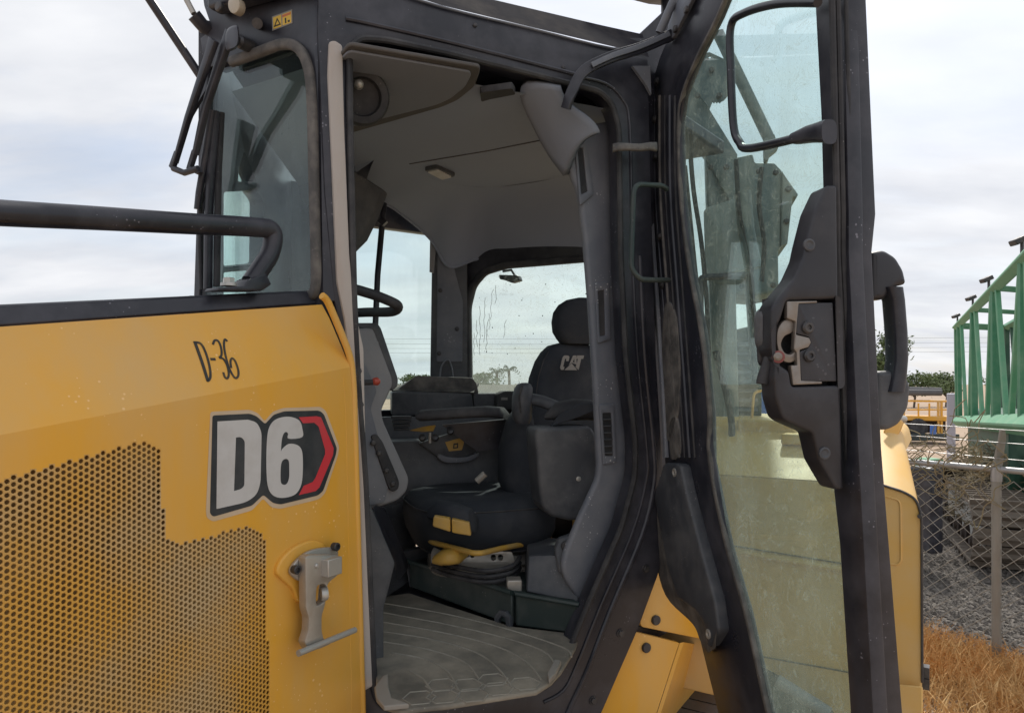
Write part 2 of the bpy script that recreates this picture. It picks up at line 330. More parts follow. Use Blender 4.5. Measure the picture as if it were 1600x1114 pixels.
M['screen_in'] = mat('dusty_inner_screen', (.20, .12, .04), .8, dust=(.62, .45, .20), amt=1.0, scale=3.2, lo=.38, hi=.68, speck=.5, sscale=220, bump=.5, bscale=200)
M['screen'] = mat('dusty_perforated_yellow', (.62, .33, .05), .5, dust=(.50, .37, .20), amt=.9, scale=3.5, lo=.42, hi=.66)
M['bluegrey'] = mat('weathered_blue_grey_steel', (.12, .16, .17), .5, dust=(.36, .37, .34), amt=.85, scale=9, lo=.42, hi=.7, speck=.6, stretch=(1, 1, .5))
M['matte'] = mat('flat_matte_black', (.018, .018, .024), .95, amt=.2, spec=.02)  # specular nearly off and base kept dark to hold sun glare off the fascia
M['rust_seam'] = mat('brown_seam_dirt', (.10, .07, .03), .9, amt=.3)
M['reflection_l'] = mat('pale_teal_reflection', (.33, .38, .38), .5, dust=(.42, .42, .38), amt=.5, scale=8)  # pale tone of a reflection, given to a solid plate
M['tan'] = mat('tan_dust_plastic', (.27, .25, .22), .8, dust=(.38, .35, .30), amt=.5, scale=14)
M['glass_ws'] = glass('windshield_glass', (.83, .92, .90), .16, dcol=(.42, .53, .58), refl=1.0)  # bluish film: dirt, and a stand-in for sky reflection and haze
M['glass_win'] = glass('cab_window_glass', (.90, .965, .945), .02, dscale=5)
M['glass_rear'] = glass('dusty_rear_glass', (.92, .975, .945), .035, dscale=5, dcol=(.62, .66, .60), low=(H-.05, H+.22), lowamt=.28)
M['glass_door'] = glass('dusty_door_glass', (.80, .91, .89), .085, dscale=13, dcol=(.58, .63, .57), lo=.47, low=(H-.35, H+.2), lowamt=.13)

# ------------------------------------------------------------------ layout of the machine
ang_r = math.atan((1470-CU)/F); r2 = Vector((math.sin(ang_r), math.cos(ang_r))); L2 = Vector((-r2.y, r2.x))   # rear, right of the machine
r3 = Vector((*r2, 0)); L3 = Vector((*L2, 0)); Z3 = Vector((0, 0, 1))
ang_d = math.atan((3300-CU)/F); d2 = Vector((math.sin(ang_d), math.cos(ang_d))); d3 = Vector((*d2, 0))           # along the angled door side
Apl = plan(505, 1.70)
HOOD = vplane(plan(500, 1.60), r2)
WSP = vplane(Apl, L2)
DP = vplane(Apl, d2)
hinge = plan(1050, 2.03); free = plan(1318, 1.28); dd = (free-hinge).normalized(); dd3 = Vector((*dd, 0))
DO = vplane(hinge, dd)                            # inner face of the opened door
EP = vplane(free, (DO.n.x, DO.n.y))               # end face of the opened door
outw = -DO.n                                      # outward normal of the door
FLOOR_Z, CEIL_Z = H-.715, H+.80
FL = hplane(FLOOR_Z); CE = hplane(CEIL_Z)

dozer = thing('bulldozer', (.2, 2.6, 0), 'yellow and black crawler bulldozer with its cab door standing open', 'bulldozer')

# ------------------------------------------------------------------ engine hood
gr_poly = [(-120, 786), (0, 751), (60, 733), (120, 719), (200, 695), (222, 691), (252, 705), (257, 836), (288, 848), (391, 821), (413, 834), (424, 1160), (-120, 1160)]
G = [HOOD.uv(HOOD.hit(u, v)) for u, v in gr_poly]
def inside(p, poly):
    c = False; x, y = p
    for i in range(len(poly)):
        (x1, y1), (x2, y2) = poly[i-1], poly[i]
        if (y1 > y) != (y2 > y) and x < (x2-x1)*(y-y1)/(y2-y1)+x1: c = not c
    return c
PITCH, HR = .0103, .0037
CW, RH = PITCH*.866, PITCH
gx0 = min(g[0] for g in G); gx1 = max(g[0] for g in G)+CW; gy0 = min(g[1] for g in G); gy1 = max(g[1] for g in G)+RH
ncol = int((gx1-gx0)/CW)+1; nrow = int((gy1-gy0)/RH)+2
x0, x1 = gx0, gx0+ncol*CW; y0 = gy0; y1 = gy0+(nrow-1)*RH
# rows slope with the hood, columns upright: solid sheet = outline with a stepped hole that the perforated screen fills
cA = HOOD.uv(HOOD.hit(-120, 703)); cB = HOOD.uv(HOOD.hit(547, 574))
tv, tf = [], []; hv, hf = [], []
ang16 = []
ca = math.degrees(math.atan2(RH/2, CW/2))
for q in range(4):
    ang16 += {0: [0, ca*.5, ca, (ca+90)/2], 1: [90, (90+180-ca)/2, 180-ca, 180-ca*.5], 2: [180, 180+ca*.5, 180+ca, (450-2*0+2*ca)/2/1 if False else (180+ca+270)/2], 3: [270, (270+360-ca)/2, 360-ca, 360-ca*.5]}[q]
def w3(x, y, dpt=0): return HOOD.o+HOOD.ex*x+HOOD.ey*y-HOOD.n*dpt
holes = 0
for i in range(ncol):
    cx = x0+(i+.5)*CW
    sh = RH/2 if i % 2 else 0
    runs = []
    for j in range(nrow):
        cy = y0+j*RH+sh
        cyb, cyt = cy-RH/2, cy+RH/2
        if inside((cx, cy), G):
            holes += 1
            bo = len(tv)
            for a in ang16:
                ca_, sa_ = math.cos(R_(a)), math.sin(R_(a))
                k = min(CW/2/max(abs(ca_), 1e-9), RH/2/max(abs(sa_), 1e-9))
                tv.append(w3(cx+ca_*k, cy+sa_*k))
            for a in ang16: tv.append(w3(cx+math.cos(R_(a))*HR, cy+math.sin(R_(a))*HR, .0004))
            for a in ang16: tv.append(w3(cx+math.cos(R_(a))*HR, cy+math.sin(R_(a))*HR, .0030))
            for k in range(16):
                k2 = (k+1) % 16
                tf.append((bo+k, bo+k2, bo+16+k2, bo+16+k)); tf.append((bo+16+k, bo+16+k2, bo+32+k2, bo+32+k))
        else:
            bo = len(hv); xa, xb = cx-CW/2, cx+CW/2
            hv += [w3(xa, cyb), w3(xb, cyb), w3(xb, cyt), w3(xa, cyt)]; hf.append((bo, bo+1, bo+2, bo+3))
# the solid rest of the side sheet: right of the lattice, above it (up to the crease) and the filler between
bo = len(hv)
def crease_y(x): return cA[1]+(cB[1]-cA[1])*(x-cA[0])/(cB[0]-cA[0])
for i in range(ncol):
    sh = RH/2 if i % 2 else 0
    xa, xb = x0+i*CW, x0+(i+1)*CW; yt = y0+(nrow-1)*RH+sh+RH/2
    yc1, yc2 = crease_y(xa), crease_y(xb)
    bo = len(hv)
    if yt < min(yc1, yc2)-.001:
        hv += [w3(xa, yt), w3(xb, yt), w3(xb, yc2), w3(xa, yc1)]; hf.append((bo, bo+1, bo+2, bo+3))
xr_t = HOOD.uv(HOOD.hit(547, 574)); xr_m = HOOD.uv(HOOD.hit(552, 640)); xr_b = HOOD.uv(HOOD.hit(566, 1160))
yb = min(y0, xr_b[1])-RH
bo = len(hv)
rx = [x1, x1]; ry = [yb, crease_y(x1)]
hv += [w3(x1, yb), w3(xr_b[0], yb), w3(xr_m[0], xr_m[1]), w3(xr_t[0], xr_t[1]), w3(x1, crease_y(x1))]; hf.append((bo, bo+1, bo+2, bo+3, bo+4))
# the part above the crease leans inwards
c1 = HOOD.hit(-120, 703); c2 = HOOD.hit(547, 574)
UP = Plane((c1+c2)/2, c2-c1, Z3*.2+L3*.10)
tl = UP.hit(-120, 519); tr_ = UP.hit(503, 476); tr2 = UP.hit(514, 496)
bo = len(hv); hv += [c1, c2, tr2, tr_, tl]; hf.append((bo, bo+1, bo+2, bo+3, bo+4))
# trim lattice rows that rise above the crease
hood = raw('engine_hood', hv, hf, M['yellow'], dozer, False, recalc=False)
scr = raw('perforated_screen', tv, tf, M['screen'], hood, False, recalc=False); scr['label'] = 'perforated area of the hood with rows of small round holes'
# front end of the hood, ahead of the picture's edge
e_c = (c1-c2).normalized(); e_t = (tl-tr_).normalized(); lo_ = w3(*cA); lo_ = Vector((c1.x, c1.y, w3(0, yb).z)); k_ = 1.15
fr_v = [c1, tl, tl+e_t*k_, c1+e_c*k_, lo_, lo_-r3*(c1-(c1+e_c*k_)).length*1.0]
fr_v[5] = Vector((fr_v[3].x, fr_v[3].y, lo_.z))
n6 = len(fr_v); fr_v += [p+L3*.02 for p in fr_v]
raw('hood_front_panel', fr_v, [(0, 1, 2, 3), (0, 3, 5, 4), (3, 2, 8, 9), (5, 3, 9, 11)], M['yellow'], hood, False)
prism('hood_top_front', [UP.hit(-120, 519, -.012), UP.hit(-120, 481, -.012), UP.hit(-120, 481, -.012)+e_t*k_, UP.hit(-120, 519, -.012)+e_t*k_], L3*.5, M['black'], hood, .006)
# behind the holes: dusty inner screen, and the body of the engine bay
xm = HOOD.off(-.035)
a_, b__ = HOOD.uv(HOOD.hit(-120, 760)), HOOD.uv(HOOD.hit(440, 1160))
inner = prism('inner_screen', [w3(a_[0], a_[1]+.05, .016), w3(b__[0], a_[1]+.05, .016), w3(b__[0], b__[1], .016), w3(a_[0], b__[1], .016)], -HOOD.n*.01, M['screen_in'], hood)
tube('edge_flange', [HOOD.hit(u, v, -.004) for u, v in cr([(503, 462), (511, 470), (522, 494), (545, 552), (551, 590), (554, 660), (559, 850), (566, 1100), (568, 1165)], False, 5)], .0085, M['yellow'], hood)
tube('panel_groove', [HOOD.hit(u, v, -.0002) for u, v in [(537, 590), (541, 660), (545, 850), (551, 1160)]], .0009, M['yellow'], hood)
# top strip
ts = [UP.hit(u, v, -.012) for u, v in [(-120, 519), (503, 475.5), (500, 453), (-120, 481)]]
topstrip = prism('hood_top_strip', ts, L3*.5, M['black'], hood, .006)
# lower body so the hood does not end in the air
# track below the hood and cab
trk_c = Vector((*plan(500, 1.60), 0))+r3*.2
def belt(off):
    pts = []
    for a in range(-90, 91, 15): pts.append((1.9+.42*math.cos(R_(a)), .47+.42*math.sin(R_(a))))
    for a in range(90, 271, 15): pts.append((-1.7+.42*math.cos(R_(a)), .47+.42*math.sin(R_(a))))
    return [trk_c+r3*a-L3*off+Z3*z for a, z in pts]
trk = loft('track_belt', [belt(.02), belt(.58)], M['black_matte'], dozer, True, 40)
bl_ = belt(.02); b2l = belt(.58)
for k in range(46):
    a = -1.7+k*.08
    box('track_shoe', trk_c+r3*a-L3*.30+Z3*.905, r3, L3, Z3, (.072, .58, .03), M['bolt'], trk)
box('chassis_side', w3((x0+xr_b[0])/2, yb-.30, .20), HOOD.ex, HOOD.n, Z3, (xr_b[0]-x0, .36, .6), M['yellow_dusty'], dozer, .01)

# badge: pale border, black ground, silver figures, red arrow
def zb(pts, lift, name, m, par, th=.0006): return shape(name, pts, HOOD, th, m, par, 0, lift, sm=False)
def ZB(l): return [(300+x/4.286, 600+y/4.286) for x, y in l]          # from the enlarged crop of the badge
halo = ZB(fil([(122, 185), (385, 172), (440, 195), (485, 250), (540, 185), (610, 160), (860, 152), (895, 180), (985, 420), (975, 480), (890, 730), (850, 770), (590, 835), (530, 825), (475, 765), (400, 845), (140, 920), (98, 895), (92, 850)], 18))
blk = ZB(fil([(135, 210), (385, 198), (430, 215), (487, 268), (545, 205), (615, 182), (850, 177), (880, 200), (968, 430), (960, 475), (875, 715), (840, 745), (590, 805), (540, 795), (475, 740), (400, 812), (140, 887), (118, 865)], 16))
Dl = ZB(fil([(167, 250), (370, 238), (430, 255), (462, 320), (455, 660), (430, 740), (360, 790), (160, 835)], [4, 4, 40, 40, 60, 50, 40, 4]))
Di = ZB(fil([(290, 357), (325, 353), (350, 380), (347, 680), (325, 702), (277, 715)], [3, 16, 18, 18, 14, 3]))
S6o = ZB(cr([(733, 355), (735, 300), (715, 245), (660, 220), (600, 222), (545, 245), (510, 300), (497, 400), (495, 560), (502, 670), (525, 730), (570, 758), (630, 758), (690, 735), (725, 680), (737, 600), (737, 480), (722, 425), (685, 402), (640, 402), (600, 435), (592, 455), (596, 380), (608, 335), (625, 320), (640, 332), (643, 365)], True, 4))
S6i = ZB(cr([(590, 560), (600, 515), (625, 500), (645, 515), (648, 570), (646, 630), (630, 668), (605, 672), (590, 650)], True, 4))
ar = ZB([(712, 222), (830, 215), (860, 222), (945, 430), (940, 475), (850, 690), (825, 715), (712, 742), (745, 680), (805, 655), (822, 630), (888, 470), (888, 440), (845, 285), (815, 258), (740, 262)])
badge = zb(halo, .0008, 'model_badge', M['halo'], hood)
zb(blk, .0014, 'badge_ground', M['decal'], hood); zb([Dl, Di], .0020, 'badge_letter', M['white'], hood); zb([S6o, S6i], .0020, 'badge_figure', M['white'], hood)
zb(ar, .0020, 'badge_arrow', M['red'], hood)
# stencilled unit number on the leaning part
def stroke(pts, wd):
    wd *= .74
    return sweep('unit_number', [UP.hit(u, v, .0006) for u, v in pts], [(-wd/2, 0), (wd/2, 0), (wd/2, .0005), (-wd/2, .0005)], UP.n, M['number'], hood, sm=False)
def zn(l): return [(x/2.652, 280+y/2.652) for x, y in l]
stroke(zn(cr([(806, 672), (835, 752), (862, 838)], False, 4)), .0085)
stroke(zn(cr([(806, 676), (832, 682), (852, 718), (868, 775), (872, 815), (866, 832), (858, 836)], False, 5)), .0065)
stroke(zn([(872, 746), (893, 746)]), .0075)
stroke(zn(cr([(882, 685), (890, 668), (905, 672), (916, 698), (918, 728), (908, 740)], False, 5)), .0060)
stroke(zn(cr([(908, 740), (926, 745), (942, 775), (948, 808), (942, 825), (932, 820), (925, 800)], False, 5)), .0060)
stroke(zn(cr([(942, 672), (932, 664), (928, 682), (932, 718), (945, 770), (962, 808), (976, 824), (987, 815), (987, 790), (975, 755), (962, 742), (955, 755), (958, 782)], False, 5)), .0060)

# ------------------------------------------------------------------ hood latch
def LZ(x, y): return (420+x/5.306, 830+y/5.306)
def LH(x, y, o=0): return HOOD.hit(*LZ(x, y), o)
o_ = cr([(45, 340), (70, 250), (160, 150), (280, 85), (370, 72), (450, 130), (420, 300), (330, 480), (285, 585), (220, 575), (180, 480), (90, 395)], True, 5)
lb = shape('hood_latch', [LZ(*p) for p in o_], HOOD, .014, M['yellow'], dozer, .005, .010, bres=3)
o_ = cr([(125, 330), (160, 250), (260, 165), (370, 130), (490, 128), (520, 190), (440, 320), (330, 440), (300, 575), (255, 570), (240, 430), (170, 385)], True, 5)
shape('latch_plate', [LZ(*p) for p in o_], HOOD, .010, M['metal_dull'], lb, .003, .022, bres=2)
for x, y, o in [(215, 315, .024), (545, 125, .024)]:
    p = LH(x, y, o)
    disc('bolt', p, HOOD.n, [(.009, -.004), (.0095, .003), (.0095, .009), (.008, .0105), (.0055, .0105), (.005, .006)], M['bolt'], lb, 18)
# lever: forged handle standing off the plate
LP = HOOD.off(.045)
o_ = fil([(305, 215), (340, 195), (580, 195), (580, 350), (560, 375), (500, 420), (480, 470), (470, 600), (440, 700), (440, 820), (455, 890), (520, 930), (420, 975), (330, 985), (300, 920), (330, 830), (335, 720), (310, 640)], 20)
hole = cr([(398, 470), (430, 440), (470, 440), (490, 500), (470, 570), (400, 610)], True, 4)
shape('latch_lever', [[LZ(*p) for p in o_], [LZ(*p) for p in hole]], LP, .022, M['metal_dull'], lb, .0018, 0, bres=1)
box('latch_housing', (LH(470, 280, .035)), HOOD.ex, HOOD.n, Z3, (.042, .06, .038), M['metal'], lb, .002)
disc('pivot_ring', LH(455, 520, .040), (HOOD.ex*1+HOOD.n*.6), [(.007, -.006), (.013, -.006), (.0145, -.002), (.0145, .004), (.013, .008), (.007, .008)], M['metal'], lb, 20)
disc('rivet', LH(395, 285, .046), HOOD.n, [(.005, -.004), (.005, .002), (.003, .004)], M['metal'], lb, 12)
tube('latch_bar', [LH(245, 1010, .055), LH(715, 815, .048)], .0068, M['metal'], lb, n=16)

# ------------------------------------------------------------------ handrail on the hood
HR_PL = HOOD.off(-.10)
def hz(x, y, o=0): return HR_PL.hit(x/2.652, 280+y/2.652, o)
pts = [hz(-300, 120)+(hz(-300, 120)-hz(0, 141))*3.0, hz(0, 141), hz(420, 163), hz(800, 186), hz(1010, 196), hz(1128, 228), hz(1118, 300), hz(1010, 455)]
hr = tube('handrail', fil(pts[:5]+[hz(1135, 206), hz(1128, 300), hz(1040, 430)], .05, False, 6), .0215, M['black'], dozer, n=20)
shape('handrail_foot', [(u/2.652, 280+v/2.652) for u, v in fil([(872, 466), (878, 452), (985, 446), (1000, 420), (1075, 390), (1100, 440), (1060, 466)], 8)], HR_PL, .045, M['black'], hr, .004, .022)
bolt(hz(948, 440), Z3, .0125, M['metal'], hr, h=.016)

# ------------------------------------------------------------------ cab body: door side frame
inner_op = [(546, 78), (562, 60), (600, 62), (700, 83), (800, 108), (900, 133), (938, 143), (957, 163), (967, 200), (970, 400), (978, 560), (993, 690), (992, 745), (971, 824), (920, 941), (882, 1033), (862, 1066), (838, 1080), (700, 1103), (625, 1112), (598, 1104), (585, 1078), (577, 900), (571, 760), (560, 600), (553, 470), (547, 200)]
outer_op = [(497, -70), (560, -30), (690, 10), (960, 75), (1013, 92), (1018, 300), (1026, 560), (1037, 740), (1036, 870), (1029, 898), (998, 982), (941, 1113), (918, 1165), (556, 1165), (561, 1080), (552, 600), (522, 470), (507, 300), (497, 60)]
frame = shape('cab_frame', [outer_op, fil(inner_op, 12)], DP, .06, M['black'], dozer, .006)
io3 = [(u, v) for u, v in fil(inner_op, 14, True, 5)]
sweep('door_seal', [DP.hit(u, v, .006) for u, v in io3], circ(.0085, 8), DP.n, M['black_matte'], frame, closed=True)
def offs(pts, d):
    c = Vector((770, 590)); out = []
    n = len(pts)
    for i in range(n):
        a, b_ = Vector(pts[i-1]), Vector(pts[(i+1) % n]); t = (b_-a).normalized(); nn_ = Vector((t.y, -t.x)); q = Vector(pts[i])
        if (q-c).dot(nn_) < 0 and abs((q-c).dot(nn_)) > 30: nn_ = -nn_
        out.append(tuple(q+nn_*d))
    return out
right_side = [(905, 121), (945, 131), (972, 155), (984, 200), (988, 400), (996, 560), (1010, 700), (1009, 750), (988, 830), (938, 946), (900, 1040), (880, 1078), (850, 1096)]
tube('door_frame_rib', [DP.hit(u, v, .001) for u, v in cr(right_side, False, 4)], .005, M['black'], frame, n=8)
right2 = [(1000, 400), (1008, 560), (1022, 705), (1021, 760), (1003, 835), (955, 950), (918, 1045), (895, 1095), (880, 1130)]
tube('door_frame_rib', [DP.hit(u, v, .001) for u, v in cr(right2, False, 4)], .007, M['black'], frame, n=8)
tube('header_rib', [DP.hit(u, v, .001) for u, v in cr([(540, 30), (580, 38), (700, 66), (800, 91), (900, 117)], False, 4)], .006, M['black'], frame, n=8)
for u, v in [(1009, 888), (970, 989), (927, 1094)]: bolt(DP.hit(u, v, .001), DP.n, .0095, M['bolt'], frame)
for u, v in [(742, 40), (880, 106)]: disc('stud', DP.hit(u, v), DP.n, [(.006, -.002), (.006, .003), (.004, .005)], M['bolt'], frame, 10)
for u, v in [(557, 580), (560, 632)]:
    disc('stop_screw', DP.hit(u, v, -.002), DP.n+L3*-.2, [(.0115, -.01), (.0115, .012), (.009, .015)], M['bolt'], frame, 8)
# cream inner edge of the front post
cs = [(513, 68), (522, 66), (534, 74), (537, 200), (545, 400), (553, 480), (567, 545), (570, 700), (576, 900), (583, 1068), (566, 1078), (561, 900), (556, 690), (550, 600), (537, 500), (525, 440), (517, 250), (511, 120)]
post = shape('front_post_edge', fil(cs, 4), DP, .05, M['cream'], dozer, .005, .012)
# fascia above the door and eave with the gap of sky behind it
fas = DP.off(-.10)
fa_ = [DP.hit(u, v, -.002) for u, v in [(500, -72), (560, -33), (690, 9), (830, 43), (960, 74), (1014, 90)]]; fb_ = [fas.hit(u, v) for u, v in [(500, -120), (560, -56), (690, -19), (830, 14), (940, 40), (1004, 54)]]
raw('roof_fascia', fa_+fb_+[p-DP.n*.03 for p in fb_], [(i, i+1, 7+i, 6+i) for i in range(5)]+[(6+i, 7+i, 13+i, 12+i) for i in range(5)], M['matte'], dozer)
tube('edge_highlight', [DP.hit(u, v, .004) for u, v in cr([(540, -36), (690, 11), (830, 45), (958, 76), (1012, 74)], False, 4)], .0028, M['trim'], frame, n=8)  # lighter grey bead draws the highlight along the roof edge
RB = DP.off(-.28)
rb = shape('guard_beam', [(960, -80), (1090, -80), (1100, -12), (1045, -18), (985, -34)], RB, .12, M['black'], dozer, .008)
gp_ = RB.hit(1046, -40, -.06); tube('guard_leg', [gp_, Vector((gp_.x, gp_.y, CEIL_Z+.06))], .03, M['black'], rb)
shape('guard_bracket', [(1000, 53), (1046, 10), (1075, 0), (1070, 70), (1012, 66)], DP.off(-.12), .02, M['black'], rb)
# roof panel closing the cab, with ceiling liner below it
A_ = Vector((*Apl, 0)); A2_ = WSP.hit(332, 600); A2_.z = 0; B_ = A_+d3*.95; B2_ = Vector((*plan(455, 2.9), 0)); C2_ = Vector((*plan(702, 3.32), 0)); C_ = C2_-L3*1.32
def atz(v, z): return Vector((v.x, v.y, z))
roof_poly = [A_, A2_, B2_, C2_, C_, B_]
inset = [p+((A_+B2_+C_)/3-p).normalized()*.05 for p in roof_poly]
prism('roof_panel', [atz(p, CEIL_Z+.05) for p in inset], (0, 0, .05), M['black'], dozer, .01)

# front header over the windshield
hd = [(306, -70), (497, -70), (497, 300), (505, 470), (478, 470), (494, 440), (492, 300), (487, 150), (478, 95), (462, 72), (440, 68), (366, 94), (330, 105), (318, 100), (312, 60), (330, 45), (318, 10)]
header = shape('front_header', hd, WSP, .05, M['black'], dozer, .005)
prism('front_corner_post', [WSP.hit(497, -70, -.001), WSP.hit(505, 470, -.001), DP.hit(524, 470, -.002), DP.hit(500, -70, -.002)], r3*.03, M['black'], dozer)
# lamp box above
prism('lamp_housing', [WSP.hit(322, 14, .05), WSP.hit(472, -30, .05), WSP.hit(472, -90, .05), WSP.hit(324, -90, .05)], r3*.049, M['black'], header, .01)
def ellipse(cx, cy, rx_, ry_, n=20): return [(cx+rx_*math.cos(2*math.pi*i/n), cy+ry_*math.sin(2*math.pi*i/n)) for i in range(n)]
shape('work_lamp', ellipse(368, 9, 9, 14), WSP.off(.052), .02, M['amber'], header, .002, .006)
for u, v in [(344, 12)]: disc('housing_bolt', WSP.hit(u, v, .05), WSP.n, [(.013, -.004), (.013, .006), (.010, .009), (.006, .009)], M['bolt'], header, 14)
tube('washer_nozzle', [WSP.hit(403, 38, -.01), WSP.hit(402, 37, .045)], .013, M['bolt'], header)
shape('warning_label', [(425.5, 27), (457, 15.5), (457.5, 37), (426, 49)], WSP, .001, M['logo'], header, 0, .0012, sm=False)
shape('label_print', [(427.5, 28.5), (440, 24), (440.5, 42), (428, 46.5)], WSP, .001, M['tag'], header, 0, .0018, sm=False)
shape('label_print', [(442, 23.5), (455.5, 18.5), (455.8, 36), (442.3, 41)], WSP, .001, M['tag'], header, 0, .0018, sm=False)
shape('label_print', [(442, 25), (455, 20), (455, 23.5), (442, 28.5)], WSP, .001, M['red_label'], header, 0, .0024, sm=False)
shape('label_triangle', [[(429, 43.5), (434, 29), (440, 39.5)], [(431.3, 40.6), (434.2, 32.5), (437.6, 38.2)]], WSP, .001, M['number'], header, 0, .0024, sm=False)
shape('label_figure', [(446, 29.5), (448, 29), (448.5, 37), (446.5, 37.6)], WSP, .001, M['number'], header, 0, .0024, sm=False)
shape('label_figure', [(450.5, 33), (453.5, 32), (453.8, 35), (450.8, 36)], WSP, .001, M['number'], header, 0, .0024, sm=False)

# windshield
wsp = [(316, 110), (366, 99), (440, 72), (462, 78), (476, 98), (484, 150), (489, 300), (491, 440), (476, 462), (300, 470), (306, 300)]
ws = shape('windshield', fil(wsp, 10), WSP, .006, M['glass_ws'], dozer, 0, -.012)
ga = cr([(362, 97), (400, 84), (440, 70), (463, 74), (479, 97), (487, 150), (491, 300), (494, 440), (484, 462)], False, 6)
sweep('gasket', [WSP.hit(u, v, .004) for u, v in ga], rr(.026, .020, .008), WSP.n, M['gasket'], ws)
# far windshield edge
prism('windshield_side_post', [WSP.hit(302, 470), WSP.hit(312, 470), WSP.hit(324, 105), WSP.hit(314, 105)], r3*.03-L3*.0, M['black'], dozer, .004)
prism('windshield_sill', [WSP.hit(296, 462), WSP.hit(500, 462), WSP.hit(510, 900), WSP.hit(300, 900)], r3*.04, M['black'], dozer)

# wipers: two arms and one blade
def wz(x, y, o=0): return WSP.hit(200+x/2.322, y/2.322, o)
def flat(name, pts, w0, w1, m, par, t=.012):
    pts = [Vector(p) for p in pts]; T = (pts[-1]-pts[0]).normalized(); side = WSP.n.cross(T).normalized(); n = len(pts); rings = []
    for i, p in enumerate(pts):
        k = i/(n-1); wd = w0+(w1-w0)*k
        rings.append([p+side*a+WSP.n*b_ for a, b_ in rr(wd, t, t*.35, 2)])
    return loft(name, rings, m, par, True, 40)
wa = flat('wiper_arm', [wz(375, 118, .10), wz(355, 165, .10), wz(282, 390, .085), wz(245, 560, .075)], .034, .012, M['black'], dozer, .018)
loft('pivot_cap', [sring(wz(378, 140, .10+h), L3, Z3, .026*k, .03*k, 3, 20) for h, k in [(-.10, .5), (-.03, .5), (-.028, 1), (.01, 1), (.018, .8)]], M['black'], wa)
disc('pivot_nut', wz(430, 165, .02), WSP.n, [(.016, -.02), (.016, .02), (.011, .026)], M['bolt'], wa, 12)
flat('arm_joint', [wz(245, 545, .075), wz(225, 610, .072), wz(260, 630, .07)], .020, .018, M['black'], wa, .014)
wb = flat('wiper_arm', [wz(312, 145, .12), wz(295, 200, .12), wz(218, 430, .10), wz(172, 590, .09)], .030, .010, M['black'], dozer, .016)
flat('arm_joint', [wz(180, 555, .09), wz(160, 610, .088)], .018, .018, M['black'], wb, .014)
tube('link_bar', [wz(165, 612, .088), wz(205, 628, .085), wz(255, 612, .075)], .008, M['black'], wb)
tube('link_rod', [wz(285, 330, .09), wz(232, 420, .09), wz(190, 530, .09)], .004, M['black'], wb)
bl = flat('wiper_blade', [wz(318, 405, .035), wz(300, 620, .03), wz(292, 800, .03), wz(290, 1050, .03)], .018, .016, M['black'], dozer, .022)
flat('blade_rubber', [wz(338, 410, .018), wz(328, 620, .012), wz(325, 800, .012), wz(322, 1040, .012)], .016, .014, M['black_matte'], bl, .016)
tube('blade_spine', [wz(305, 400, .05), wz(275, 600, .045), wz(258, 700, .045), wz(252, 760, .045)], .009, M['black'], bl)
tube('washer_hose', [wz(300, 640, .02), wz(262, 740, .03), wz(262, 900, .03), wz(268, 1050, .02)], .006, M['black_matte'], bl)
# pole and aerial at the front corner
pole = tube('front_pole', [P(222, -18, 1.9), P(316, 124, 1.98)], .0115, M['black'], dozer)
ae = tube('aerial_stub', [P(285, -12, 1.9), P(303, 22, 1.9)], .0075, M['metal_dull'], dozer)
tube('aerial_base', [P(303, 24, 1.9), P(318, 42, 1.92), P(338, 48, 1.95)], .019, M['black'], ae)

# ------------------------------------------------------------------ opened door
def DI(pts, off=0): return [DO.hit(u, v, off) for u, v in pts]
hs_out = [(1098, -60), (1060, 20), (1030, 90), (1012, 150), (1011, 300), (1019, 440), (1030, 600), (1038, 720), (1060, 860), (1094, 1005), (1135, 1170)]
gl_l = [(1158, -60), (1122, 28), (1090, 92), (1067, 150), (1061, 195), (1064, 300), (1077, 414), (1097, 522), (1109, 640), (1110, 720), (1136, 850), (1166, 955), (1200, 1108), (1218, 1170)]
fr_in = [(1270, -60), (1273, 7), (1282, 180), (1285, 296), (1288, 420), (1296, 600), (1302, 767), (1311, 849), (1328, 1113), (1332, 1170)]
fr_out = [(1316, -60), (1318, 0), (1326, 330), (1326, 395), (1341, 700), (1364, 1114), (1368, 1170)]
door_in = shape('cab_door', [hs_out[::-1]+[(1158, -75)]+gl_l+[], ], DO, .02, M['black'], dozer, .006)
fs = shape('free_stile', fr_in+fr_out[::-1], DO, .03, M['black'], door_in, .004)
# glass sits in the outer half of the frame
gl_ = shape('door_glass', [(1120, -70), (1300, -70), (1305, 300), (1318, 760), (1350, 1180), (1190, 1180), (1120, 760), (1085, 522), (1050, 300), (1048, 180), (1076, 80)], DO, .006, M['glass_door'], door_in, 0, -.008)
sweep('glass_gasket', DI(cr(gl_l, False, 4), -.002), rr(.012, .012, .004), DO.n, M['gasket'], door_in)
sweep('hinge_edge_strip', DI(cr([(1015, 140), (1016, 300), (1024, 440), (1035, 600), (1041, 715)], False, 4), .006), rr(.018, .012, .004), DO.n, M['trim'], door_in)
shape('hinge_gap_plate', [(985, 60), (1075, 60), (1050, 160), (1046, 500), (1056, 740), (1052, 790), (1020, 790), (1000, 500), (1000, 160)], DP.off(-.06), .01, M['black'], door_in)
for k, dx_ in enumerate((10, 18, 26, 34, 42)):
    tube('stile_rib', DI(cr([(u+dx_, v) for u, v in [(1013, 150), (1014, 300), (1024, 440), (1036, 600), (1044, 715)]], False, 4), .001), (.003, .005, .003, .0065, .004)[k], (M['black'], M['gasket'], M['black_matte'], M['black'], M['black_matte'])[k], door_in, n=8)
for u, v in [(1022, 187), (1026, 128), (1024, 245), (1030, 370), (1034, 445)]: bolt(DO.hit(u, v, .004), DO.n, .009, M['bolt'], door_in)
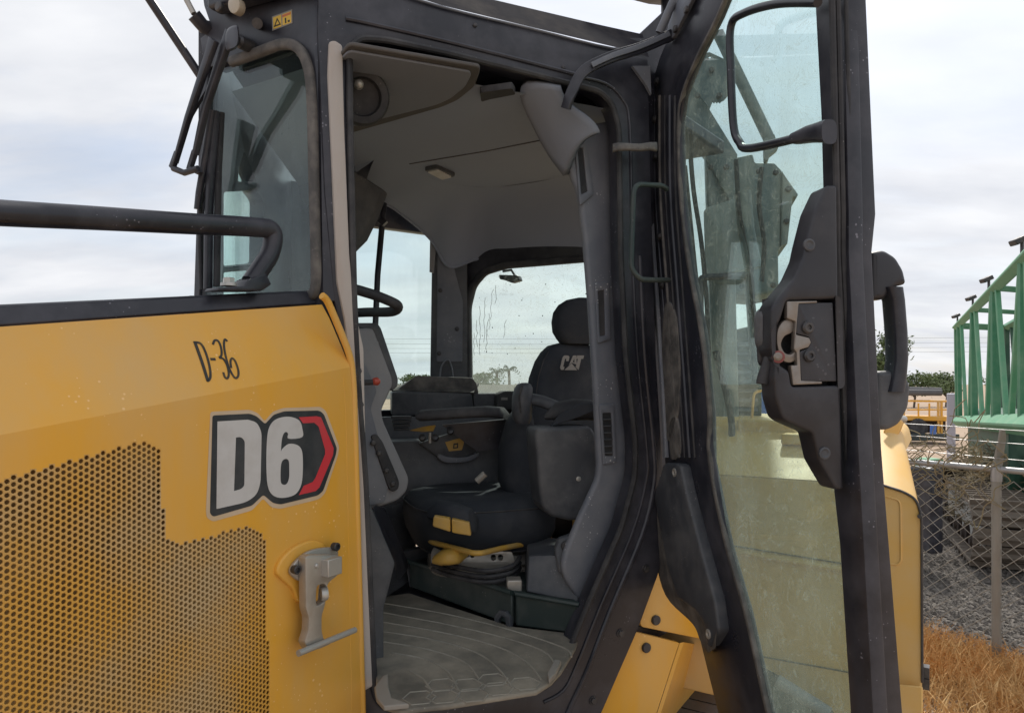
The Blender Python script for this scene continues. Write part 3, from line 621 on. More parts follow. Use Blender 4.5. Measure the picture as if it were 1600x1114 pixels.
# raised pad on the hinge stile
shape('stile_pad', cr([(1040, 480), (1052, 478), (1062, 520), (1064, 600), (1060, 650), (1048, 690), (1040, 660), (1036, 560)], True, 5), DO, .012, M['gasket'], door_in, .004, .005, bres=2)
shape('stile_pad', cr([(1048, 662), (1058, 650), (1064, 680), (1063, 712), (1050, 715)], True, 5), DO, .012, M['gasket'], door_in, .004, .005)
# lower guard cover with its rolled lip
face = fil([(1052, 722), (1078, 724), (1089, 774), (1111, 856), (1134, 938), (1140, 985), (1122, 1012), (1117, 975), (1105, 955), (1072, 932), (1056, 878), (1036, 775)], 7)
cov = shape('door_guard', face, DO, .035, M['trim_dark'], door_in, .008, .03, bres=2)
lip0 = cr([(1036, 765), (1040, 800), (1056, 878), (1071, 930), (1107, 956), (1119, 978), (1118, 1012)], False, 5)
lip1 = cr([(1024, 784), (1011, 802), (1022, 862), (1040, 930), (1082, 974), (1094, 1000), (1106, 1020)], False, 5)
va = DI(lip0, .030); vb = [DO.hit(u, v, .005) for u, v in lip1]; n = len(va)
raw('guard_lip', va+vb, [(i, i+1, n+i+1, n+i) for i in range(n-1)], M['gasket'], cov)
for u, v in [(1054, 738), (1107, 990)]: disc('guard_screw', DO.hit(u, v, .03), DO.n, [(.012, -.003), (.012, .002), (.008, .003), (.004, .0)], M['metal'], cov, 14)
# end face of the free edge, with kink at mid height
en = [(1318, -70), (1352, -70), (1353, 0), (1368, 335), (1362, 395), (1377, 700), (1410, 1114), (1414, 1170), (1372, 1170), (1364, 1114), (1341, 700), (1326, 395), (1327, 335), (1318, 0)]
shape('door_edge_face', en, EP, .03, M['black'], door_in, .004, .002)
for a, b_, r_ in [(-9, 0, .0055), (-18, 1, .006), (4, 0, .004)]:
    tube('edge_seal', [EP.hit(u+a, v, .004) for u, v in [(1318, -70), (1318, 0), (1326, 330), (1326, 395), (1341, 700), (1364, 1114), (1368, 1170)]], r_, M['black_matte'], door_in, n=8)
# latch cover (inner trim) seen from its end
cvp = [(1286, 292), (1268, 330), (1254, 385), (1250, 405), (1236, 436), (1208, 470), (1201, 482), (1201, 548), (1208, 562), (1205, 590), (1207, 622), (1216, 652), (1225, 659), (1264, 676), (1274, 720), (1300, 764), (1312, 764), (1308, 640), (1304, 440), (1302, 292)]
EL = EP.off(.012)
# opening for the latch
win = fil([(1224, 471), (1303, 468), (1309, 602), (1232, 604), (1228, 580), (1206, 565), (1204, 520), (1215, 500)], 5)
lc = shape('latch_cover', [fil(cvp, 6), win], EL, .05, M['black_plastic'], door_in, .006, .012, bres=2)
shape('cover_side', fil([(1201, 480), (1201, 548), (1190, 548), (1185, 535), (1184, 496), (1189, 482)], 5), EL.off(-.03), .03, M['trim_dark'], lc, .006, .012)
shape('latch_recess', [(1200, 466), (1312, 464), (1314, 610), (1200, 610)], EL.off(-.026), .02, M['black_matte'], lc)
for u, v in [(1264, 383), (1288, 708)]:
    disc('cover_screw', EL.hit(u, v, .013), EL.n, [(.011, -.002), (.011, .002), (.008, .003), (.005, .001)], M['trim_dark'], lc, 16)
# latch: bent bracket, black plate, jaw, screws
LT = EL.off(.004)
def QZ(l): return [(1160+x/3.977, 420+y/3.977) for x, y in l]
br = shape('latch_bracket', QZ(fil([(262, 205), (450, 202), (450, 215), (335, 220), (318, 410), (400, 430), (412, 460), (395, 490), (342, 505), (350, 695), (480, 700), (480, 715), (300, 722), (285, 600), (325, 600), (322, 520), (305, 500), (315, 330), (262, 310)], 6)), LT, .012, M['latch_metal'], door_in, .002, .008)
shape('latch_plate', QZ(fil([(330, 215), (550, 212), (575, 700), (355, 700), (343, 515), (395, 495), (415, 462), (402, 425), (325, 405)], 10)), LT, .012, M['black_plastic'], br, .002, .006)
for x, y in [(405, 365), (415, 540)]:
    p = LT.hit(1160+x/3.977, 420+y/3.977, .008); disc('latch_screw', p, LT.n, [(.011, -.003), (.011, .003), (.0085, .006), (.0045, .006), (.004, .003)], M['bolt'], br, 16)
shape('latch_jaw', QZ(cr([(225, 360), (260, 320), (310, 315), (312, 390), (262, 420), (240, 470), (262, 520), (300, 530), (325, 510), (335, 560), (290, 585), (240, 560), (215, 480), (212, 410)], True, 4)), LT, .012, M['latch_metal'], br, .003, .002)
shape('latch_jaw', QZ(cr([(318, 440), (350, 428), (392, 440), (395, 475), (355, 482), (322, 470)], True, 4)), LT, .010, M['latch_metal'], br, .003, .004)
p = LT.hit(1160+222/3.977, 420+548/3.977, .008)
disc('latch_pin', p, LT.n+Vector((-.6, 0, .1)), [(.005, -.02), (.009, -.018), (.010, .0), (.0075, .002), (.0075, .006), (.004, .008)], M['latch_metal'], br, 14)
disc('pin_ring', p+LT.n*.001, LT.n+Vector((-.6, 0, .1)), [(.0078, .0005), (.0108, .0005), (.0108, .003), (.0078, .003)], M['rust_ring'], br, 14)
# inner release lever
tube('release_lever', [EL.hit(u, v, -.02) for u, v in cr([(1203, 560), (1198, 575), (1193, 590), (1191, 600)], False, 4)], .011, M['black_matte'], door_in)
# grab hoop on the door
hoop = [(1278, 4), (1216, 6), (1163, 21), (1142, 42), (1142, 110), (1146, 195), (1155, 222), (1172, 232), (1248, 215), (1290, 199)]
hp = tube('grab_hoop', [DO.hit(u, v, .05) for u, v in cr(hoop, False, 6)], .0088, M['black'], door_in, n=14)
loft('hoop_mount', [sring(DO.hit(u, v, .045), Z3, DO.n, a, .015, 3, 16) for u, v, a in [(1244, 217, .011), (1266, 210, .016), (1284, 207, .019), (1296, 206, .022)]], M['black'], hp)
# outer handle
EH = EP.off(-.06)
oh = shape('outer_handle', fil([(1352, 396), (1372, 393), (1390, 404), (1402, 424), (1407, 446), (1392, 449), (1380, 460), (1372, 470), (1352, 470)], 6), EH, .05, M['black_plastic'], door_in, .010, .02, bres=3)
loft('handle_grip', [sring(EH.hit(u, v, .01), EH.ex, EH.n, rx_, .020, 3, 18) for u, v, rx_ in [(1391, 450, .019), (1396, 470, .0155), (1400, 520, .0155), (1401, 560, .0155), (1398, 590, .0165), (1394, 612, .018)]], M['black'], oh)
shape('handle_base', fil([(1360, 580), (1392, 579), (1406, 586), (1413, 604), (1410, 636), (1396, 662), (1376, 672), (1360, 668)], 8), EH, .05, M['trim_dark'], oh, .010, .02, bres=3)
# check strap between cab post and door, grab handle on the post
st = loft('check_strap', [sring(P(u, v, y), (0, .3, 1), (0, 1, 0), a, .010, 2.5, 14) for u, v, y, a in [(957, 232, 2.0, .014), (966, 230, 1.99, .013), (980, 230, 1.985, .012), (1000, 231, 1.985, .012), (1016, 229, 1.985, .013), (1026, 230, 1.99, .015)]], M['gasket'], dozer)
gh = tube('post_handle', [P(1042, 296, 1.98), P(1034, 290, 1.96), P(990, 288, 1.90), P(986, 420, 1.90), P(1000, 437, 1.90), P(1034, 438, 1.96), P(1045, 438, 1.98)], .0072, M['base'], dozer, fr=.03, n=12)
# swing arm and bracket at the top of the hinge side
arm = sweep('door_arm', [P(u, v, y) for u, v, y in cr([(884, 170, 1.93), (893, 145, 1.92), (912, 112, 1.92), (955, 90, 1.93), (1000, 76, 1.96), (1050, 55, 2.0)], False, 5)], rr(.012, .030, .003), Z3, M['black'], dozer)
sweep('arm_edge', [P(u, v-5, y-.012) for u, v, y in cr([(925, 107, 1.92), (958, 92, 1.93), (1000, 78, 1.96), (1046, 58, 2.0)], False, 5)], rr(.004, .014, .001), Z3, M['trim'], arm)
hb = shape('hinge_bracket', fil([(1052, 40), (1075, -20), (1098, -20), (1090, 0), (1060, 60), (1046, 70)], 4), DO, .012, M['trim'], dozer, .002, .016)
for u, v in [(1073, 16), (1056, 46)]: disc('bracket_bolt', DO.hit(u, v, .017), DO.n, [(.010, -.002), (.010, .005), (.007, .007)], M['bolt'], hb, 12)
gs = tube('gas_strut', [P(1062, -20, 1.96), P(1030, 52, 1.99)], .0115, M['trim'], dozer)
shape('upper_gusset', [(985, 106), (1012, 106), (1014, 150), (1006, 135)], DP, .01, M['trim'], frame, 0, .012)

# ------------------------------------------------------------------ cab shell: right side, rear, windows
def wallp(a, b_): return Plane((a.x, a.y, H), b_-a, Z3)
WIN_Z = H+.02
def seg_wall(name, a, b_, z0, z1, th, m, par, bv=.004):
    n_ = (b_-a).normalized().cross(Z3)
    if n_.dot(((A_+C2_)/2)-a) > 0: n_ = -n_
    return prism(name, [atz(a, z0), atz(b_, z0), atz(b_, z1), atz(a, z1)], n_*th, m, par, bv)
# right door: frame with glass
RD = wallp(A2_, B2_); RQ = wallp(B2_, C2_); RW = wallp(C2_, C_)
def rectframe(name, a, b_, z0, z1, mar, pl, th, m, par, r=.06):
    xa = pl.uv(atz(a, z0))[0]; xb = pl.uv(atz(b_, z0))[0]; xa, xb = min(xa, xb), max(xa, xb); ya, yb_ = z0-H, z1-H
    out = [(xa, ya), (xb, ya), (xb, yb_), (xa, yb_)]
    l, rgt, bo_, to = mar
    inn = fil([(xa+l, ya+bo_), (xb-rgt, ya+bo_), (xb-rgt, yb_-to), (xa+l, yb_-to)], r, True, 6)
    return shape(name, [out, inn], pl, th, m, par, .004, 0, px=False), out
RDh1 = fil([(366, 300), (400, 297), (413, 316), (412, 412), (350, 418), (350, 300)], 6); RDh2 = fil([(372, 284), (374, 262), (382, 236), (402, 285)], 4); RDh3 = fil([(350, 426), (408, 421), (408, 470), (350, 480)], 3)
rd = shape('right_door_frame', [[(339, 40), (470, 60), (470, 860), (339, 860)], RDh1, RDh2, RDh3], RD, .05, M['black'], dozer, .003)
shape('right_door_glass', [(342, 60), (465, 60), (465, 800), (342, 800)], RD, .006, M['glass_win'], rd, 0, -.02)
rq, o_ = rectframe('right_quarter_frame', B2_, C2_, FLOOR_Z, CEIL_Z+.03, (.25, .03, .60, .14), RQ, .05, M['black'], dozer, .04)
shape('right_quarter_glass', o_, RQ, .006, M['glass_win'], rq, 0, -.02, px=False)
# rear wall with its window, traced: rounded corner at the upper left
rear_hole = fil([(733, 640), (730, 480), (738, 447), (757, 425), (790, 415), (922, 404), (1030, 394), (1030, 650)], 8)
rear_out = [(690, 980), (690, 330), (760, 300), (1055, 240), (1055, 1020)]
rw = shape('rear_wall', [rear_out, rear_hole], RW, .04, M['black'], dozer, .004)
shape('rear_window', [(722, 650), (722, 400), (1045, 383), (1045, 670)], RW, .006, M['glass_rear'], rw, 0, -.02)
sweep('rear_gasket', [RW.hit(u, v, .012) for u, v in rear_hole], rr(.03, .03, .01), RW.n, M['black_matte'], rw, closed=True)
# clip on the rear glass and its mount
cl = shape('rear_lamp_clip', fil([(770, 427), (800, 428), (803, 436), (790, 440), (780, 436), (771, 434)], 2), RW, .03, M['black'], rw, .002, -.05)
tube('clip_hook', [RW.hit(u, v, -.07) for u, v in [(786, 424), (799, 422), (804, 430), (800, 440)]], .006, M['black'], rw)
for u in (868, 884): shape('clip_hook', [(u, 407), (u+5, 407), (u+5, 412), (u, 412)], RW, .02, M['black'], rw, 0, .01)
# right rear post trim
RP = vplane(plan(700, 3.22), (1, .12))
rp = shape('rear_post', fil([(676, 340), (730, 340), (731, 596), (672, 600)], 3), RP, .05, M['trim_dark'], dozer, .006)
shape('post_cover', fil([(684, 382), (701, 388), (723, 470), (722, 566), (682, 566)], 3), RP, .01, M['trim'], rp, .003, .012)
shape('post_cable_cover', [(672, 366), (682, 374), (678, 428), (671, 426)], RP, .01, M['trim_light'], rp, .002, .02)
for u, v in [(688, 454), (714, 514), (686, 552)]: disc('post_screw', RP.hit(u, v, .014), RP.n, [(.010, -.004), (.010, .002), (.006, .004)], M['bolt'], rp, 12)
tube('post_cable', [RP.hit(u, v, .03) for u, v in cr([(687, 592), (690, 572), (700, 562), (706, 575), (708, 592)], False, 4)], .004, M['trim'], rp)
# left rear quarter behind the door post
lq = [B_+(C_-B_)*.12-DP.n*.05, C_]
seg_wall('left_quarter_sill', lq[0], lq[1], FLOOR_Z-.05, FLOOR_Z+.45, .03, M['trim_dark'], dozer)
floor_poly = [p-DP.n*.075 if p in (A_, B_) else p for p in roof_poly]
prism('cab_floor', [atz(p, FLOOR_Z-.02) for p in floor_poly], (0, 0, -.06), M['black'], dozer)
ctr = (A_+B2_+C_)/3
prism('cab_underside', [atz(p+(ctr-p).normalized()*.45, FLOOR_Z-.085) for p in roof_poly], (0, 0, -.5), M['black'], dozer)

# ------------------------------------------------------------------ headliner
def C3(u, v): return CE.hit(u, v)
zr = [atz(p, CEIL_Z) for p in inset]
hv = []; hf = []
def Q(*pts):
    b0 = len(hv); hv.extend(pts); hf.append(list(range(b0, b0+len(pts))))
k1, k2, k3, k4, k5 = C3(640, 258), C3(690, 288), C3(770, 294), C3(890, 276), C3(985, 258)
Q(zr[0], C3(545, 215), k1, k2, k3, k4, k5, zr[5])
Q(zr[0], zr[1], zr[2], C3(545, 215))
Q(C3(545, 215), zr[2], P(470, 330, 2.98), C3(585, 250), k1)
me = bpy.data.meshes.new('headliner'); me.from_pydata([tuple(v) for v in hv], [], hf)
bm = bmesh.new(); bm.from_mesh(me); bmesh.ops.remove_doubles(bm, verts=bm.verts, dist=1e-4); bmesh.ops.triangulate(bm, faces=[f for f in bm.faces if len(f.verts) > 4])
bmesh.ops.recalc_face_normals(bm, faces=bm.faces); bm.to_mesh(me); bm.free()
liner = finish('headliner', me, M['liner'], dozer, True, 24)
# moulded drop at the rear and right: smooth surface from the ceiling crease down to its lower edge
r0_ = [tuple(C3(*q)) for q in [(585, 249), (640, 257), (665, 273), (690, 286), (730, 291), (770, 293), (830, 286), (900, 273), (985, 257)]]
r1_ = [tuple(P(*q)) for q in [(560, 330, 2.98), (600, 319, 3.02), (640, 345, 3.12), (674, 376, 3.18), (702, 417, 3.20), (748, 405, 3.24), (800, 409, 3.17), (900, 403, 3.0), (985, 398, 2.86)]]
e0 = [Vector(p) for p in cr(r0_, False, 6)]; e1 = [Vector(p) for p in cr(r1_, False, 6)]
rings_ = []
for a, b_ in zip(e0, e1):
    c = Vector((a.x*.35+b_.x*.65, a.y*.35+b_.y*.65, a.z*.93+b_.z*.07)); rings_.append([a*(1-t)**2+c*2*t*(1-t)+b_*t*t for t in [k/9 for k in range(10)]])
loft('headliner_drop', rings_, M['liner'], liner, False, 60, closed_ring=False)
b0_ = Vector(r1_[1])
tube('liner_edge', e1, .006, M['liner'], liner)
tube('liner_seam', [C3(u, v)+Vector((0, 0, -.001)) for u, v in [(640, 256), (760, 236), (860, 216), (950, 200)]], .0022, M['liner_dark'], liner, n=6)
CD = hplane(CEIL_Z)
def hang(name, pts, th, m, par, b=.004, gap=0): return prism(name, [CD.hit(u, v)-Z3*gap for u, v in pts], (0, 0, -th), m, par, b)
hatch = hang('roof_hatch', fil([(520, 96), (545, 64), (752, 100), (742, 130), (715, 152), (690, 163), (520, 212)], 8), .010, M['liner_dark'], liner, .003)
hang('hatch_panel', fil([(520, 96), (545, 70), (738, 104), (728, 126), (704, 146), (682, 156), (520, 198)], 8), .006, M['liner_mid'], hatch, .002, .010)
lamp = hang('dome_lamp', fil([(663, 261), (683, 257), (712, 270), (692, 276)], 3), .014, M['trim_dark'], liner)
hang('dome_lens', fil([(668, 262), (684, 259), (706, 270), (691, 274)], 2), .006, M['white'], lamp, .001, .013)
hang('coat_hook', fil([(750, 135), (800, 128), (806, 138), (765, 146), (752, 150)], 3), .018, M['black_matte'], liner)
# round speaker pod near the front corner
sp = disc('speaker_pod', P(566, 152, 1.82), (.35, -1, -.35), [(.07, -.05), (.07, .0), (.064, .012), (.048, .012), (.044, -.01)], M['black_matte'], liner, 28)
disc('speaker_cap', P(561, 132, 1.79), (.3, -1, 0), [(.011, -.01), (.011, .004), (.007, .010), (.003, .012)], M['metal'], sp, 14)
# dark sun blind at the right front
prism('sun_blind', [P(545, 262, 2.6), P(598, 296, 2.7), P(583, 335, 2.7), P(565, 372, 2.68), P(545, 392, 2.62)], (.01, .06, 0), M['trim_dark'], dozer, .006)
shape('blind_tab', [(540, 300), (590, 300), (560, 380), (540, 385)], vplane(plan(560, 2.75), (1, 0)), .01, M['black_matte'], dozer)

# ------------------------------------------------------------------ trim on the rear door post
PT = DP.off(-.09)
cv_ = [P(*q) for q in [(798, 112, 1.95), (876, 132, 1.96), (884, 160, 1.99), (930, 186, 2.0), (938, 208, 2.01), (906, 220, 2.02), (878, 222, 2.04), (838, 188, 2.06), (868, 240, 2.10), (890, 272, 2.09), (862, 172, 2.01)]]
cf_ = [(0, 1, 2, 10), (0, 10, 7), (10, 2, 3, 6), (6, 3, 4, 5), (7, 10, 6, 8), (8, 6, 5, 9)]
ct = raw('corner_trim', cv_, cf_, M['liner_mid'], dozer, True, 60)
ca_ = ct.data.attributes.new('crease_edge', 'FLOAT', 'EDGE'); bmx = bmesh.new(); bmx.from_mesh(ct.data); bmx.edges.ensure_lookup_table()
for e_ in bmx.edges:
    if e_.is_boundary: ca_.data[e_.index].value = .9
bmx.free()
su_ = ct.modifiers.new('soft', 'SUBSURF'); su_.levels = 2; su_.render_levels = 2
sm_ = ct.modifiers.new('thick', 'SOLIDIFY'); sm_.thickness = .03; sm_.offset = -1
tr_pts = [(882, 216), (905, 196), (958, 188), (964, 300), (972, 420), (982, 560), (996, 690), (995, 748), (972, 828), (922, 945), (912, 948), (884, 905), (879, 884), (884, 862), (903, 815), (934, 748), (936, 728), (930, 600), (922, 470), (914, 370), (906, 305), (890, 262), (880, 235)]
trim = shape('post_trim', fil(tr_pts, 10), PT, .028, M['trim'], dozer, .012, 0, bres=3)
def slot(pts, name, inner):
    s = shape(name, [pts, inner], PT, .008, M['trim'], trim, .002, .006)
    shape('vent_recess', inner, PT, .004, M['black_matte'], s, 0, .0012)
    return s
slot(fil([(896, 222), (914, 222), (926, 305), (905, 322)], 3), 'air_slot', fil([(901, 232), (909, 232), (917, 300), (907, 305)], 2))
slot(fil([(928, 443), (950, 440), (953, 530), (933, 537)], 3), 'air_slot', fil([(933, 455), (943, 453), (945, 524), (936, 526)], 2))
vt = slot(fil([(935, 632), (958, 630), (962, 722), (941, 726)], 3), 'air_vent', fil([(940, 645), (954, 645), (957, 712), (944, 712)], 2))
for k in range(6):
    v = 655+k*10.5
    box('vent_slat', PT.hit(948.5+k*.5, v, .006), PT.ex, PT.n, Z3, (.026, .008, .0035), M['trim_dark'], vt)
sweep('trim_edge', [PT.hit(u, v, .006) for u, v in cr([(957, 200), (966, 330), (974, 440), (984, 570), (998, 690), (996, 750), (974, 830), (924, 945)], False, 4)], rr(.016, .014, .005), PT.n, M['gasket'], trim)
for u, v in [(944, 862)]: shape('trim_clip_hole', cr([(957, 828), (962, 840), (950, 868), (938, 880), (936, 868), (948, 842)], True, 4), PT, .006, M['black_matte'], trim, 0, .003)
disc('trim_clip', PT.hit(947, 855, .004), PT.n, [(.010, -.002), (.010, .006), (.006, .009)], M['metal'], trim, 10)

# ------------------------------------------------------------------ floor mat
mp_ = [(596, 932), (640, 926), (720, 952), (800, 978), (905, 990), (900, 1010), (878, 1046), (862, 1064), (838, 1079), (700, 1101), (625, 1109), (600, 1102), (588, 1080), (586, 990)]
fmat = prism('floor_mat', [FL.hit(u, v) for u, v in mp_], (0, 0, -.012), M['mat'], dozer, .004)
ribs = [[(596, 942), (700, 960), (800, 985), (880, 1012), (893, 1026)], [(598, 957), (700, 976), (790, 997), (850, 1018), (868, 1040)], [(598, 972), (690, 988), (770, 1008), (820, 1032), (846, 1062)],
        [(600, 987), (680, 1000), (745, 1020), (780, 1046), (800, 1074)], [(600, 1003), (670, 1015), (725, 1034), (748, 1060)], [(612, 1020), (665, 1030), (700, 1050), (716, 1078)], [(640, 1048), (660, 1060), (672, 1076)]]
for q in ribs: tube('mat_rib', [FL.hit(u, v)+Z3*.0005 for u, v in cr(q, False, 5)], .0028, M['mat_rib'], fmat, n=6)
for cx, cy in [(692, 1088), (738, 1086), (778, 1076), (730, 1070), (655, 1090), (820, 1068), (770, 1062), (690, 1070)]:
    c = FL.hit(cx, cy); pts = [c+Vector((math.cos(a), math.sin(a), 0))*.038+Z3*.0005 for a in [k*math.pi/3+.2 for k in range(6)]]
    tube('mat_cell', pts, .002, M['mat_rib'], fmat, closed=True, n=6)
prism('sill_corner', [FL.hit(u, v)+Z3*.004 for u, v in [(585, 1083), (598, 1065), (607, 1062), (607, 1082), (612, 1100), (640, 1110), (600, 1114), (588, 1100)]], (0, 0, .012), M['tan'], fmat, .003)
prism('sill_corner', [FL.hit(u, v)+Z3*.004 for u, v in [(855, 1062), (866, 1040), (877, 1042), (868, 1062), (858, 1072)]], (0, 0, .014), M['tan'], fmat, .003)

# ------------------------------------------------------------------ dashboard at the front right, ring bar above it
DB = vplane(plan(590, 2.15), (1, .55))
dash = shape('dash_console', fil([(545, 515), (575, 512), (584, 514), (613, 590), (614, 602), (596, 642), (600, 660), (640, 748), (636, 768), (622, 782), (575, 798), (545, 800)], 7), DB, .10, M['trim_light'], dozer, .008, 0, bres=2)
shape('dash_screen', fil([(552, 512), (556, 504), (592, 504), (598, 512), (625, 592), (624, 604), (614, 612), (612, 600), (584, 516)], 4), DB, .16, M['trim_dark'], dash, .006, -.012)
shape('dash_side', fil([(545, 556), (566, 562), (588, 610), (578, 638), (592, 690), (612, 730), (600, 785), (545, 796)], 6), DB, .02, M['trim'], dash, .004, .010)
shape('pedal_plate', fil([(577, 680), (586, 677), (596, 690), (622, 752), (620, 764), (610, 768), (604, 760)], 6), DB, .012, M['black_matte'], dash, .004, .016)
for u, v in [(583, 692), (592, 708), (604, 735), (614, 756)]: disc('plate_stud', DB.hit(u, v, .017), DB.n, [(.008, -.004), (.008, .003), (.005, .005)], M['bolt'], dash, 10)
tube('signal_lever', [DB.hit(564, 598, .012), DB.hit(566, 598, .05), DB.hit(584, 597, .055)], .008, M['black_matte'], dash)
disc('lever_tip', DB.hit(588, 596, .055), DB.ex, [(.008, -.012), (.011, -.008), (.012, .004), (.007, .010)], M['redtip'], dash, 14)
ring = tube('steering_ring', [P(u, v, y) for u, v, y in cr([(540, 452, 1.98), (575, 458, 1.98), (612, 472, 2.0), (622, 480, 2.04), (612, 487, 2.1), (575, 488, 2.2), (530, 488, 2.26), (500, 470, 2.1)], True, 8)], .0145, M['black_matte'], dozer, closed=True, n=14)
# upright rod seen through the right window
rod = tube('window_rod', [P(600, 318, 2.99), P(590, 430, 2.95), P(586, 520, 2.93)], .0125, M['black'], dozer)
box('rod_clamp', P(598, 347, 2.96), (1, 0, 1), (0, 1, 0), (-1, 0, 1), (.028, .03, .028), M['black'], rod)
# black inner side of the front post, down to the pedal area
FPn = DP.off(-.10)
fp = shape('front_post_inner', fil([(572, 775), (580, 790), (618, 880), (612, 905), (600, 950), (600, 1060), (590, 1085), (580, 1090), (574, 1000)], 5), FPn, .06, M['trim_dark'], dozer, .006)
prism('lower_dash_rail', [P(582, 792, 1.98), P(598, 800, 2.2), P(632, 878, 2.3), P(636, 892, 2.3), P(622, 908, 2.15), P(614, 880, 1.98)], (.0, .05, 0), M['black'], dozer, .006)
shape('left_pedal', fil([(598, 1026), (616, 1020), (624, 1026), (625, 1052), (620, 1062), (600, 1068)], 5), DP.off(-.12), .03, M['black_matte'], dozer, .005)
prism('toe_board', [P(575, 800, 2.5), P(645, 780, 2.75), P(650, 900, 2.6), P(600, 935, 2.42), P(560, 935, 2.42)], (0, .03, 0), M['trim_dark'], dozer)
prism('toe_panel', [P(630, 862, 2.52), P(700, 848, 2.62), P(690, 905, 2.6), P(640, 918, 2.5)], (0, .05, 0), M['trim_dark'], dozer, .004)
# ------------------------------------------------------------------ seat platform
def flr(u, v): return FL.hit(u, v)
q0, q1, q2, q3 = flr(640, 917), flr(800, 978), flr(806, 978), flr(905, 991)
hb_ = .088
def up(p, h): return p+Z3*h
plat = prism('seat_platform', [q0, q1, up(q1, hb_+.008), up(q0, hb_)], (.25, .55, 0), M['base'], dozer, .006)
tube('platform_lip', [up(q0, hb_+.002)-Vector((.02, 0, -.004)), up(q1, hb_+.010)], .0085, M['base'], plat, n=8)
prism('platform_side', [q2, q3, up(q3, .083), up(q2, hb_+.006)], (-.05, .55, 0), M['base'], plat, .006)
tube('platform_lip', [up(q2, hb_+.008), up(q3, .085)], .0085, M['base'], plat, n=8)
# shaped drain notch
nc = Plane(q1, q1-q0, Z3)
shape('drain_notch', [[(775, 990), (776, 962), (784, 952), (794, 954), (800, 964), (801, 992)], [(781, 990), (782, 968), (787, 961), (793, 964), (795, 990)]], nc, .014, M['trim_dark'], plat, .002, .010)
# ------------------------------------------------------------------ suspension: yellow bar, plates, bellows
sc = P(735, 880, 2.45)
sus = loft('seat_suspension', [sring((sc.x+.03, sc.y+.06, z), (1, .12, 0), (-.12, 1, 0), a, b_, 4, 28) for z, a, b_ in [(FLOOR_Z+.085, .175, .19), (FLOOR_Z+.10, .185, .20), (FLOOR_Z+.108, .17, .185), (FLOOR_Z+.12, .18, .195), (FLOOR_Z+.13, .165, .18), (FLOOR_Z+.145, .16, .175), (FLOOR_Z+.15, .14, .16), (FLOOR_Z+.24, .13, .15)]], M['metal_dull'], dozer)
SP_ = vplane(plan(740, 2.27), (1, .10))
sb = shape('side_bracket', [fil([(690, 858), (800, 862), (806, 880), (790, 888), (770, 890), (745, 905), (735, 898), (715, 890), (692, 880)], 3), ellipse(730, 866, 4, 4.5, 10), ellipse(738, 867, 4, 4.5, 10), ellipse(771, 871, 4, 5, 10), ellipse(782, 871, 4, 5, 10)], SP_, .012, M['metal_dull'], sus, .002)
tube('slide_bar', [P(720, 830, 2.52), P(682, 836, 2.46), P(670, 838, 2.34), P(672, 846, 2.28), P(740, 864, 2.16), P(752, 864, 2.16), P(790, 855, 2.26), P(860, 842, 2.5)], .0088, M['handle_y'], sus, fr=.03, n=12)
loft('adjust_knob', [sring(P(u, v, y), (0, .3, 1), (.3, 1, 0), a, .035, 2.6, 18) for u, v, y, a in [(682, 872, 2.24, .014), (692, 870, 2.22, .024), (705, 868, 2.21, .026), (720, 868, 2.22, .022), (728, 866, 2.24, .010)]], M['handle_y'], sus)
loft('adjust_lever', [sring(P(u, v, y), (0, .2, 1), (.3, 1, 0), a, .02, 2.6, 16) for u, v, y, a in [(677, 868, 2.3, .022), (684, 860, 2.3, .034), (698, 858, 2.3, .030), (708, 862, 2.3, .018)]], M['tan'], sus)
for k, y_ in enumerate((884, 893, 901)):
    tube('suspension_hose', [P(u, v, d) for u, v, d in cr([(676, y_-12, 2.34), (710, y_, 2.24), (760, y_+8, 2.16), (800, y_, 2.2), (812, y_-14, 2.3)], False, 4)], .0075, M['black_matte'], sus, n=8)
box('slide_block', P(803, 912, 2.16), (1, .1, 0), (-.1, 1, 0), Z3, (.045, .05, .035), M['metal_dull'], sus, .004)
prism('floor_step', [P(825, 866, 2.2), P(866, 868, 2.14), P(905, 870, 2.14), P(905, 942, 2.08), P(822, 925, 2.12)], (0, .25, 0), M['trim_dark'], dozer, .006)
prism('seat_belt_bracket', [P(866, 858, 2.13), P(872, 842, 2.13), P(900, 832, 2.13), P(905, 905, 2.1), P(872, 895, 2.1)], (0, .03, 0), M['trim_dark'], dozer, .006)
disc('belt_bolt', P(884, 852, 2.12), (-.3, -1, 0), [(.014, -.004), (.014, .006), (.010, .010)], M['bolt'], dozer, 12)

# ------------------------------------------------------------------ seat
sx = Vector((.94, .34, 0)).normalized(); sy = Vector((-sx.y, sx.x, 0))     # sideways, backwards
c0 = P(752, 800, 2.50)
cs_ = []
for h, a, b_, dx_, dy_ in [(-.115, .20, .20, .02, .02), (-.10, .225, .225, .0, 0), (-.05, .245, .245, -.005, -.01), (0, .25, .25, -.01, -.015), (.04, .245, .245, -.01, -.01), (.065, .22, .225, -.01, 0), (.073, .17, .18, -.01, .02), (.070, .08, .09, -.01, .03)]:
    cs_.append(sring(c0+sx*dx_+sy*(dy_+.03)+Z3*h, sx, sy, a, b_, 3.4, 36))
seat = loft('seat_cushion', cs_, M['fabric'], dozer, True, 60)
